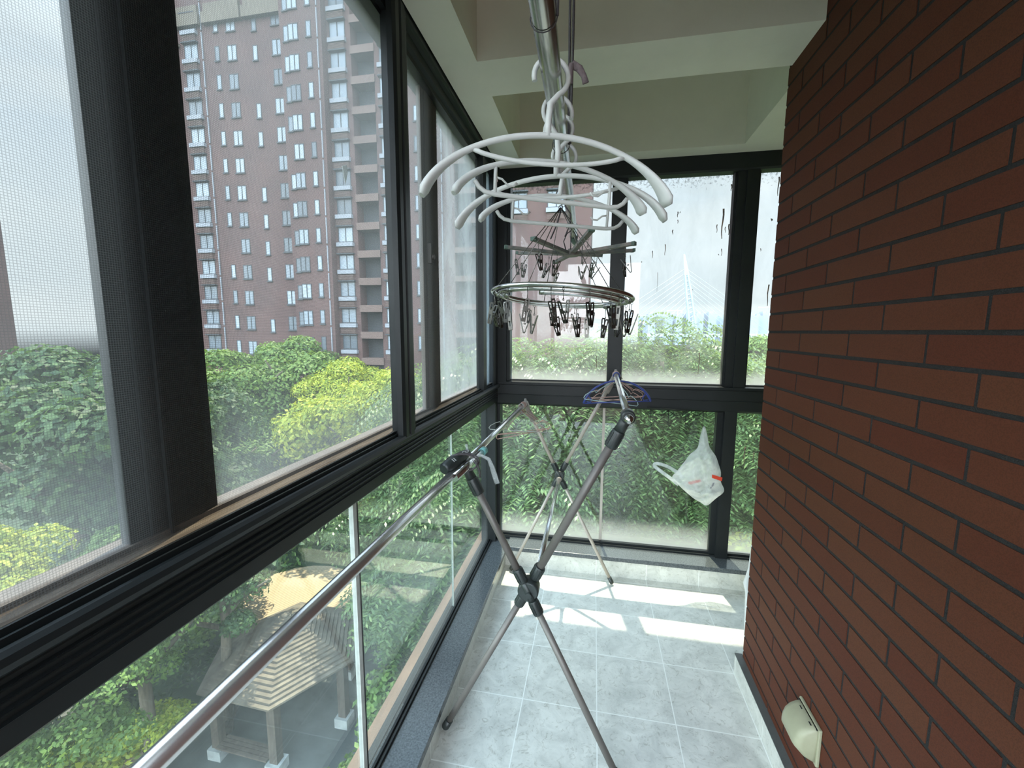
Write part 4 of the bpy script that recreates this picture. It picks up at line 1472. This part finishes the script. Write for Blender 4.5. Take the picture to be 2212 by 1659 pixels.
def crown_mesh(name, mat, seed, nclump=70, per=230, R=1.0, rz=1.0, clump=.30, leaf=.035, flatten=.8):
    rg = np.random.default_rng(seed)
    Cs, Ns = [], []
    for i in range(nclump):
        d = rg.normal(size=3)
        d /= np.linalg.norm(d)
        if d[2] < -.5:
            d[2] *= -.6
        cpos = d * np.array([R, R, rz]) * rg.uniform(.55, 1.0)
        cr = clump * rg.uniform(.7, 1.25)
        m = rg.normal(size=(per, 3))
        m /= np.linalg.norm(m, axis=1, keepdims=True)
        m[:, 2] = np.where(m[:, 2] < -.3, -m[:, 2], m[:, 2])
        rr = cr * rg.uniform(.72, 1.08, (per, 1))
        P = cpos + m * rr * np.array([1, 1, flatten])
        nn = m + rg.normal(size=(per, 3)) * .40 + np.array([0, 0, .15])
        nn /= np.linalg.norm(nn, axis=1, keepdims=True)
        Cs.append(P)
        Ns.append(nn)
    return leaves_mesh(name, np.concatenate(Cs), np.concatenate(Ns), leaf, mat, seed, .55)


def pinnate_mesh(name, mat, seed, nspray=1500, R=1.0, rz=1.0, leaf=.020, length=.16):
    """Drooping compound leaves: leaflets in pairs along a curved stalk."""
    rg = np.random.default_rng(seed)
    V = []
    for i in range(nspray):
        d = rg.normal(size=3)
        d /= np.linalg.norm(d)
        rr = rg.uniform(.45, 1.0) ** .6
        p = d * np.array([R, R, rz]) * rr
        hd = np.array([d[0], d[1], 0.0]) + rg.normal(size=3) * .55
        hd[2] = 0
        hd /= np.linalg.norm(hd) + 1e-9
        L = length * rg.uniform(.7, 1.35)
        sd = np.cross(hd, [0, 0, 1.])
        k = 7
        tw = rg.uniform(-.35, .35)
        for j in range(k):
            u = (j + .6) / k
            c_ = p + hd * L * u + np.array([0, 0, 1.]) * (.25 * L * u - .75 * L * u * u)
            for s in (-1, 1):
                ax = (sd * s * .92 + hd * .38 + np.array([0, 0, -.38 + tw * s]))
                ax /= np.linalg.norm(ax)
                w = np.cross(ax, [0, 0, 1.])
                w /= np.linalg.norm(w) + 1e-9
                l_ = leaf * 1.9 * rg.uniform(.8, 1.2)
                V += [c_, c_ + ax * l_ * .5 + w * leaf * .36, c_ + ax * l_, c_ + ax * l_ * .5 - w * leaf * .36]
    V = np.array(V)
    return mesh_quads(name, V, len(V) // 4, mat)


CROWN = {
    'yellow': [crown_mesh('foliage', 'leaf_yellow', s, 40, 560, .80, .66, .27, .026) for s in (1, 2)],
    'mid': [crown_mesh('foliage', 'leaf_mid', s, 40, 560, .80, .70, .26, .026) for s in (3, 4)],
    'dark': [crown_mesh('foliage', 'leaf_dark', s, 42, 540, .80, .72, .25, .026) for s in (5, 6)],
    'pinnate': [pinnate_mesh('foliage', 'leaf_pinnate', s, 1500, .95, .85, .034, .26) for s in (7, 8)],
    'shrub': [crown_mesh('foliage', 'leaf_yellow', 9, 34, 150, .72, .60, .30, .060)],
    'dshrub': [crown_mesh('foliage', 'leaf_mid', 10, 34, 150, .72, .55, .30, .055)],
}
rt = random.Random(21)


def tree(name, label, cat, az, dist, top, R, kind, group=None, rzs=1.0, trunk=True, lower=None):
    """az in degrees from straight ahead; top = height of the crown's top; R = crown radius."""
    a = math.radians(az)
    x, y = math.sin(a) * dist, math.cos(a) * dist
    t = thing(name, label, cat, (x, y, GZ), 0, group)
    ms = CROWN[kind]
    blobs = [(0, 0, top - R * rzs, 1.0)]
    if lower:
        for i in range(lower):
            ang = rt.uniform(0, 6.28)
            blobs.append((R * .55 * math.cos(ang), R * .55 * math.sin(ang), top - R * rzs - R * (.75 + .8 * i), .9))
    for i, (bx, by, bz, s) in enumerate(blobs):
        o = bpy.data.objects.new('foliage', ms[(i + int(dist * 7)) % len(ms)])
        COL.objects.link(o)
        o.parent = t
        o.location = (bx, by, bz - GZ)
        o.scale = (R * s, R * s, R * s * rzs)
        o.rotation_euler = (rt.uniform(-.15, .15), rt.uniform(-.15, .15), rt.uniform(0, 6.28))
    if trunk:
        mb = MB()
        h = top - R * rzs - GZ
        lean = rt.uniform(-.3, .3)
        rr = .05 + R * .045
        mb.tube([(0, 0, 0), (lean * .4, .05, h * .4), (lean, 0, h * .8), (lean * .6, 0, h + R * .3)], [rr * 1.2, rr, rr * .8, rr * .35], 10)
        for k_ in range(5):
            ang = k_ * 1.3 + rt.uniform(-.3, .3)
            z0_ = h * rt.uniform(.62, .95)
            mb.tube([(lean, 0, z0_), (lean + .45 * R * math.cos(ang), .45 * R * math.sin(ang), z0_ + R * .35), (lean + .8 * R * math.cos(ang), .8 * R * math.sin(ang), z0_ + R * .6)], [rr * .55, rr * .35, rr * .12], 7)
        mb.build('trunk', 'bark', t)
    return t


G1 = 'garden trees seen through the left windows'
for a in (
        ('tall dark leafy tree filling the leftmost pane', -58, 15, 2.1, 4.0, 'dark', 2),
        ('dark tree right of the tall one in the leftmost pane', -51, 19, 0.6, 3.6, 'dark', 2),
        ('bright yellow-green tree low in the leftmost pane', -68.5, 9.6, -0.45, 1.8, 'yellow', 1),
        ('mid green tree low behind the dark meeting stile', -55, 11.5, -2.2, 1.9, 'mid', 1),
        ('rounded green tree against the left foot of the brick tower', -45.0, 32, 1.3, 4.8, 'mid', 1),
        ('tallest rounded green tree against the brick tower', -38.6, 33, 2.1, 4.9, 'mid', 1),
        ('yellow-green tree top right of the tallest rounded one', -32.5, 30, 0.6, 3.6, 'yellow', 1),
        ('broad bright yellow-green tree in the middle of the left window', -31.5, 26, -0.1, 5.2, 'yellow', 0),
        ('yellow-green tree touching the black ribbed mullion', -26.3, 18.5, 0.7, 2.6, 'yellow', 1),
        ('mid green tree in the shade left of the yellow one', -45, 27, -1.6, 3.8, 'mid', 1),
        ('dull green tree low by the wide meeting stile', -48, 13, -3.2, 2.0, 'dark', 0),
        ('leafy tree behind the slim section beyond the mullion', -22, 16, -0.2, 2.8, 'mid', 1),
        ('ash-like tree seen past the brown stile', -17.5, 13, 1.3, 2.7, 'pinnate', 2),
        ('ash-like tree over the ribbed rail near the pouch', -25, 14, -1.5, 2.5, 'pinnate', 0)):
    tree('broadleaf_tree', a[0], 'tree', a[1], a[2], a[3], a[4], a[5], G1, lower=a[6])
G2 = 'trees seen through the far window'
for a in (
        ('ash-like tree at the left of the far window', -10.5, 11.5, 1.75, 2.5, 'pinnate', 3),
        ('leafy tree behind the oval clip ring', -3.5, 12.5, 1.9, 2.6, 'pinnate', 3),
        ('leafy tree behind the first far mullion', 2.8, 11.5, 1.7, 2.4, 'pinnate', 3),
        ('tallest leafy tree in the middle far pane', 8.6, 11.5, 2.35, 2.2, 'pinnate', 3),
        ('leafy tree below the bridge pylon', 13.6, 13, 1.6, 2.4, 'pinnate', 3),
        ('dark tree behind the wide far mullion', 18.5, 20, 1.9, 2.6, 'mid', 2),
        ('yellow-green tree beside the brick corner', 21.5, 15, 0.7, 2.2, 'yellow', 2),
        ('tree hidden partly by the brick corner', 25, 12, 0.2, 2.2, 'pinnate', 3),
        ('distant dark tree far behind the left end of the far window', -7, 24, 1.6, 4.0, 'dark', 2),
        ('distant dark tree far behind the middle of the far window', 5, 26, 1.6, 4.2, 'dark', 2),
        ('distant dark tree far behind the right of the far window', 15, 27, 1.5, 4.2, 'dark', 2),
        ('distant dark tree behind the plants near the corner post', -16, 24, 0.8, 4.0, 'dark', 2)):
    tree('broadleaf_tree', a[0], 'tree', a[1], a[2], a[3], a[4], a[5], G2, lower=a[6])
for a in (
        ('bright shrub at the bottom left corner of the garden view', -62.5, 12.4, -6.9, 1.5, 'shrub'),
        ('bright shrub right of the corner shrub', -58.3, 12.6, -7.2, 1.1, 'shrub'),
        ('slender sapling in front of the timber path', -54.0, 11.6, -6.7, .8, 'shrub'),
        ('green shrub beyond the pavilion roof on the left', -49.5, 17.4, -7.6, 1.5, 'dshrub'),
        ('dark shrub at the edge of the timber deck', -47.3, 18.0, -7.4, 1.3, 'dshrub'),
        ('light green shrub beyond the sandy deck', -34.0, 22.5, -8.0, 1.3, 'dshrub'),
        ('leafy climber low outside the near left glass', -24.5, 9.2, -6.2, 1.6, 'dshrub'),
        ('leafy shrub against the building foot', -34, 8.2, -7.2, 1.5, 'dshrub'),
        ('low green shrub near the building wall', -21, 12.2, -5.6, 2.0, 'dshrub'),
        ('yellow-green shrub low in the far right corner', 16.5, 9.0, -3.0, 1.2, 'shrub'),
        ('yellow-green shrub low behind the narrow far pane', 21.5, 9.4, -2.2, 1.3, 'shrub'),
        ('low shrub under the middle far pane', 10.5, 10.5, -5.0, 1.8, 'dshrub'),
        ('low shrub below the rear rack joint', -4.0, 10.0, -5.6, 1.8, 'dshrub'),
        ('low shrub below the right rail of the rack', 3.5, 10.0, -5.2, 1.8, 'dshrub')):
    tree('shrub', a[0], 'shrub', a[1], a[2], a[3], a[4], a[5], 'garden shrubs', rzs=.8, trunk=False)
# planted ground cover that nobody could count
rg = np.random.default_rng(5)
ng = 42000
gx, gy = rg.uniform(-26, -3, ng), rg.uniform(5, 26, ng)
gz = GZ + .10 + .35 * np.abs(np.sin(gx * .9) * np.cos(gy * .7)) * rg.uniform(.3, 1, ng)
gp = np.stack([gx, gy, gz], 1)


def in_deck(x, y):
    # clear of the timber deck and path
    c1_ = np.hypot(x + 11.9, y - 14.2) < 2.6
    c2_ = (np.hypot(x + 8.35, y - 9.6) < 3.4)
    u_ = (x + 14.5) * .8 + (y - 6.5) * -.6
    c3_ = (np.abs((x + 13.2) * .5 + (y - 7.6) * .86) < 1.25) & (x > -20)
    c4_ = (y > 17.5) & (y < 21) & (x > -9.5)
    return c1_ | c2_ | c3_ | c4_


keep = ~in_deck(gx, gy)
gp = gp[keep]
gn = rg.normal(size=gp.shape) * .6 + np.array([0, 0, 1.])
gn /= np.linalg.norm(gn, axis=1, keepdims=True)
gc = bpy.data.objects.new('ground_cover', leaves_mesh('ground_cover', gp, gn, .09, 'grass', 6, .35))
COL.objects.link(gc)
tag(gc, 'dark low planting covering the garden beds around the pavilion', 'planting', kind='stuff')
# timber deck and path
mb = MB()


def disc(cx, cy_, r, z0_, z1_, n=20, sq=1.0):
    v = [(cx + r * math.cos(2 * math.pi * i / n), cy_ + sq * r * math.sin(2 * math.pi * i / n)) for i in range(n)]
    mb.prism(v, z0_, z1_, 'z')


disc(-11.9, 14.2, 2.5, GZ, GZ + .10)
mb.obox((-12.6, 7.25, GZ + .05), Vector((5.2, -3.0, 0)), Vector((.55, .95, 0)), (0, 0, .05))
pv = MB()
pv.prism([(-8.35 + 3.1 * math.cos(math.radians(-62 + 60 * i)), 9.6 + 3.1 * math.sin(math.radians(-62 + 60 * i))) for i in range(6)], GZ, GZ + .12, 'z')
tag(pv.build('paving', 'paving'), 'grey paved hexagon under the pavilion', 'paving')
tag(mb.build('timber_deck', 'deck'), 'sandy timber deck and path around the pavilion', 'deck')
tag(MB().box(-9.5, -1.5, 18.2, 20.6, GZ, GZ + .5).build('garden_kerb', 'stone'), 'pale stone garden kerb beyond the trees', 'kerb')

# pavilion: hexagonal shingled roof on posts
gzb = thing('pavilion', 'small hexagonal garden pavilion with weathered stepped timber roof', 'pavilion', (-8.35, 9.6, GZ + .12))
EZ, AZ = -7.51 - GZ - .12, -6.50 - GZ - .12
A0 = math.radians(-62)
steps = 17
for sct in range(6):
    a0, a1 = A0 + sct * math.pi / 3, A0 + (sct + 1) * math.pi / 3
    mb = MB()
    for s in range(steps):
        f0, f1 = 1 - s / steps, 1 - (s + 1) / steps
        r0, r1 = 2.07 * f0 + .03, 2.07 * max(f1, .02)
        zl = EZ + (AZ - EZ) * (1 - f0)
        zh = EZ + (AZ - EZ) * (1 - f1)
        r0 += .02
        r1 = max(r1 - .03, .01)
        p = [(r0 * math.cos(a0), r0 * math.sin(a0), zl), (r0 * math.cos(a1), r0 * math.sin(a1), zl),
             (r1 * math.cos(a1), r1 * math.sin(a1), zl + .012), (r1 * math.cos(a0), r1 * math.sin(a0), zl + .012)]
        q = [(x, y, z + .050) for x, y, z in p]
        mb.add(p + q, [(0, 3, 2, 1), (4, 5, 6, 7), (0, 1, 5, 4), (1, 2, 6, 5), (2, 3, 7, 6), (3, 0, 4, 7)])
    mb.build('roof_panel', 'roof_wood', gzb)
MB().tube([(0, 0, AZ - .02), (0, 0, AZ + .05), (0, 0, AZ + .08)], [.10, .10, .04], 12).build('finial', 'roof_wood', gzb)
mb = MB()
for s in range(6):
    a0, a1 = A0 + s * math.pi / 3, A0 + (s + 1) * math.pi / 3
    p0_, p1_ = Vector((1.82 * math.cos(a0), 1.82 * math.sin(a0), EZ - .08)), Vector((1.82 * math.cos(a1), 1.82 * math.sin(a1), EZ - .08))
    mb.obox((p0_ + p1_) / 2, (p1_ - p0_) / 2, (p1_ - p0_).normalized().cross(Vector((0, 0, 1))) * .05, (0, 0, .09))
mb.build('ring_beam', 'post_wood', gzb)
for s in range(6):
    a0 = A0 + s * math.pi / 3
    x, y = 1.75 * math.cos(a0), 1.75 * math.sin(a0)
    po = MB().box(x - .11, x + .11, y - .11, y + .11, 0, EZ - .05).build('post', 'post_wood', gzb)
    MB().box(x - .19, x + .19, y - .19, y + .19, 0, .28).build('plinth', 'stone', po)
mb = MB()
for s in (3, 4, 5):
    a0, a1 = A0 + s * math.pi / 3, A0 + (s + 1) * math.pi / 3
    p0_, p1_ = Vector((1.6 * math.cos(a0), 1.6 * math.sin(a0), .42)), Vector((1.6 * math.cos(a1), 1.6 * math.sin(a1), .42))
    nrm = (p1_ - p0_).normalized().cross(Vector((0, 0, 1)))
    for k_ in range(4):
        mb.obox((p0_ + p1_) / 2 + nrm * (k_ * .10), (p1_ - p0_) / 2 * .95, nrm * .04, (0, 0, .02))
mb.build('bench', 'post_wood', gzb)

# ------------------------------------------------------------------ brick apartment tower
S_ = 1.103
BY = 39.0 * S_


def bx(v):
    return v * S_


def bz(v):
    return 1.51 + (v - 1.51) * S_


FH = 2.62 * S_
tw = thing('apartment_tower', 'tall reddish brown brick apartment tower with many windows beyond the trees', 'building', (bx(-21), BY, GZ))
TL = Vector((bx(-21), BY, GZ))


def loc_box(mb, x0, x1, y0, y1, z0, z1, mi=0):
    return mb.box(x0 - TL.x, x1 - TL.x, y0 - TL.y, y1 - TL.y, z0 - TL.z, z1 - TL.z, mi)


mb = MB()
loc_box(mb, bx(-41.9), bx(-29.6), BY, BY + 14, GZ, bz(36))
loc_box(mb, bx(-29.6), bx(-25.3), BY - .9, BY + 14, GZ, bz(40))
loc_box(mb, bx(-25.3), bx(-22.9), BY, BY + 14, GZ, bz(40))
loc_box(mb, bx(-22.9), bx(-20.6), BY + 1.4, BY + 14, GZ, bz(40))
loc_box(mb, bx(-20.6), bx(-13.0), BY, BY + 14, GZ, bz(40))
loc_box(mb, bx(-13.0), bx(-9.8), BY + 1.2, BY + 14, GZ, bz(40))
loc_box(mb, bx(-9.8), bx(-0.5), BY, BY + 12, GZ, bz(40))
mb.build('brick_walls', 'bld_brick', tw)
mb = MB()
k = -5
while True:
    z = bz(1.4) + k * FH
    if z > bz(38):
        break
    loc_box(mb, bx(-22.95), bx(-20.55), BY - .15, BY + 1.4, z - .75, z)
    loc_box(mb, bx(-13.05), bx(-9.75), BY - .15, BY + 1.2, z - .55, z)
    k += 1
mb.build('balcony_bands', 'bld_band', tw)
mb = MB()
loc_box(mb, bx(-22.9), bx(-20.6), BY + 1.35, BY + 1.42, GZ, bz(39))
loc_box(mb, bx(-13.0), bx(-9.8), BY + 1.15, BY + 1.22, GZ, bz(39))
mb.build('recess_glazing', 'bld_dark', tw)
mb = MB()
for x0, x1 in ((-42.6, -38.9), (-38.5, -34.2), (-34.0, -29.7)):
    loc_box(mb, bx(x0), bx(x1), BY - .5, BY + .1, bz(31.2), bz(32.2))
    loc_box(mb, bx(x0) + .2, bx(x1) - .2, BY - .35, BY + .1, bz(32.2), bz(33.0))
for z in (29.6, 31.4):
    loc_box(mb, bx(-42.5), bx(-41.6), BY - .5, BY + .6, bz(z), bz(z) + .35)
mb.build('cornice', 'bld_cornice', tw)
mb = MB()
for x in (-25.68, -38.9, -14.2):
    zz = GZ + 3
    while zz < bz(36):
        loc_box(mb, bx(x) - .05, bx(x) + .05, BY - (.15 if x != -25.68 else 1.02), BY - (.03 if x != -25.68 else .90), zz, zz + FH * .93)
        zz += FH
mb.build('drain_pipe', 'bld_white', tw)


def tower_window(kind):
    """One window: frame object with panes as a child, drawn around its own centre."""
    if kind == 'bay':
        w, h = 1.75, 1.55
    elif kind == 'double':
        w, h = 1.15, 1.55
    else:
        w, h = .58, 1.5
    fr = MB()
    t = .07
    fr.box(-w / 2, w / 2, -.02, .06, h / 2 - t, h / 2).box(-w / 2, w / 2, -.02, .06, -h / 2, -h / 2 + t)
    fr.box(-w / 2, -w / 2 + t, -.02, .06, -h / 2, h / 2).box(w / 2 - t, w / 2, -.02, .06, -h / 2, h / 2)
    if kind != 'slim':
        fr.box(-.04, .04, -.02, .06, -h / 2, h / 2)
    fr.box(-w / 2 - .05, w / 2 + .05, -.12, .06, -h / 2 - .12, -h / 2)
    if kind == 'bay':
        fr.box(-w / 2 - .1, w / 2 + .1, -.35, .06, -h / 2 - .50, -h / 2 - .08, 1)
        fr.box(-w / 2 - .1, w / 2 + .1, -.35, .02, h / 2 + .02, h / 2 + .14)
        for q in range(5):
            fr.box(-w / 2, w / 2, -.30, -.27, -h / 2 - 1.12 + q * .11, -h / 2 - 1.07 + q * .11, 2)
    f_ = fr.build('window', ['bld_dark', 'bld_white', 'bld_band'], tw)
    pn = MB()
    if kind == 'slim':
        pn.box(-w / 2 + t, w / 2 - t, .0, .02, -h / 2 + t, h / 2 - t)
    else:
        pn.box(-w / 2 + t, -.05, .0, .02, -h / 2 + t, h / 2 - t)
        pn.box(.05, w / 2 - t, .02, .04, -h / 2 + t, h / 2 - t)
    pn.build('window_panes', 'bld_glass', f_)
    return f_


PW = {k: tower_window(k) for k in ('bay', 'double', 'slim')}
cols = [('bay', -40.3, 0.62, 0), ('slim', -37.3, .15, 0), ('double', -35.6, .05, 0), ('slim', -33.0, -.25, 0), ('double', -30.6, 0, 0), ('slim', -29.05 + .1, .45, .9), ('double', -28.2, .55, .9), ('slim', -26.6, .62, .9),
        ('bay', -24.2, .75, 0), ('bay', -19.3, .75, 0), ('slim', -16.6, .75, 0), ('bay', -7.0, .4, 0), ('bay', -3.6, .4, 0)]
rw = random.Random(8)
made = {k: 0 for k in PW}
for kd, x, dz, pr in cols:
    for fl_ in range(-1, 13):
        z = bz(4.85 - 2.62 + dz) + fl_ * FH
        if kd == 'slim' and x < -28 and rw.random() < .12:
            continue
        if x > -12 and not (3 < fl_ < 11):
            continue
        if z > bz(33):
            continue
        w_ = PW[kd]
        if made[kd]:
            w_ = copy_tree(PW[kd], tw)
        made[kd] += 1
        w_.location = (bx(x) - TL.x, -pr - .03, z - GZ)

tb_ = thing('apartment_tower', 'second brick tower, only its edge showing at the far left', 'building', (-66.5, 30, GZ))
MB().box(-14, 3.9, 0, 5.6, 0, 60).build('brick_walls', 'bld_brick', tb_)
mb = MB()
for q in range(18):
    mb.box(3.7, 4.1, -.1, 2, 2 + q * 3, 2.4 + q * 3)
    mb.box(.2, 1.9, -.06, .1, 3.2 + q * 3, 4.7 + q * 3, 1)
mb.build('edge_bands', ['bld_band', 'bld_glass'], tb_)

# ------------------------------------------------------------------ distant bridge, skyline, cranes
bd = thing('cable_stayed_bridge', 'leaning cable-stayed bridge pylon on the hazy horizon', 'bridge', (64, 300, GZ))
top = Vector((56.2 - 64, 0, 52 - GZ))
base = Vector((2.5, 0, 0))
mb = MB()
for s in (-1, 1):
    mb.tube([base + Vector((s * 2.2, 0, 0)), base * .45 + top * .55 + Vector((s * 1.5, 0, 0)), base * .22 + top * .78 + Vector((s * .9, 0, 0)), top], [1.0, .85, .8, .3], 6)
for q in range(16):
    f_ = .06 + q * .047
    p = base * (1 - f_) + top * f_
    w_ = 2.1 - 1.0 * f_
    mb.tube([p + Vector((-w_, 0, -1.2)), p + Vector((w_, 0, 1.0))], .4, 4)
pk = base * .22 + top * .78
mb.add([pk + Vector((-1.8, -.5, 0)), pk + Vector((1.8, -.5, 0)), top + Vector((.2, -.5, 1)), pk + Vector((-1.8, .5, 0)), pk + Vector((1.8, .5, 0)), top + Vector((.2, .5, 1))],
       [(0, 1, 2), (5, 4, 3), (0, 3, 4, 1), (1, 4, 5, 2), (2, 5, 3, 0)])
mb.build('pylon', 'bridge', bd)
for i in range(10):
    f_ = .45 + i * .045
    p = base * (1 - f_) + top * f_
    mb = MB()
    mb.tube([p, Vector((-14 - i * 6.0, 0, 10))], .10, 4)
    mb.tube([p, Vector((12 + i * 4.5, 0, 10))], .10, 4)
    mb.build('stay_cable', 'bridge', bd)
MB().box(-90, 70, -6, 6, 8, 10).build('bridge_deck', 'bridge', bd)
rc = random.Random(9)
lab_side = {0: 'left', 1: 'right'}
towers = []
for i in range(26):
    az = 4.6 + i * .62 + rc.uniform(-.1, .1)
    dist = 420 + rc.uniform(-20, 60)
    w_ = rc.uniform(4, 8)
    top_ = 1.5 + dist * math.tan(math.radians(1.95 + rc.uniform(-.25, .35)))
    a = math.radians(az)
    x, y = math.sin(a) * dist, math.cos(a) * dist
    mb = MB()
    mb.box(-w_ / 2, w_ / 2, -8, 8, 0, top_ - GZ)
    mb.box(-w_ / 4, w_ / 4, -4, 4, top_ - GZ, top_ - GZ + 1.5)
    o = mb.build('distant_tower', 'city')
    o.location = (x, y, GZ)
    side = 'left of' if az < 11 else ('right of' if az < 16.5 else 'far right of')
    tag(o, 'hazy pale tower block on the skyline %s the bridge pylon' % side, 'building', 'skyline tower blocks %s the pylon' % side)
for az, h, lab in ((20.1, 2.95, 'hazy tower crane above the roofs beside the brick corner'), (10.2, 2.75, 'faint tower crane on the skyline left of the bridge pylon')):
    a = math.radians(az)
    dist = 400
    zt_ = 1.5 + dist * math.tan(math.radians(h))
    mb = MB()
    mb.box(-.5, .5, -.5, .5, 0, zt_ - GZ)
    mb.box(-9, 4, -.4, .4, zt_ - GZ - 1, zt_ - GZ - .2)
    mb.box(3, 4, -.5, .5, zt_ - GZ - 3, zt_ - GZ - 1)
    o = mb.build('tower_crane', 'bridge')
    o.location = (math.sin(a) * dist, math.cos(a) * dist, GZ)
    tag(o, lab, 'crane')
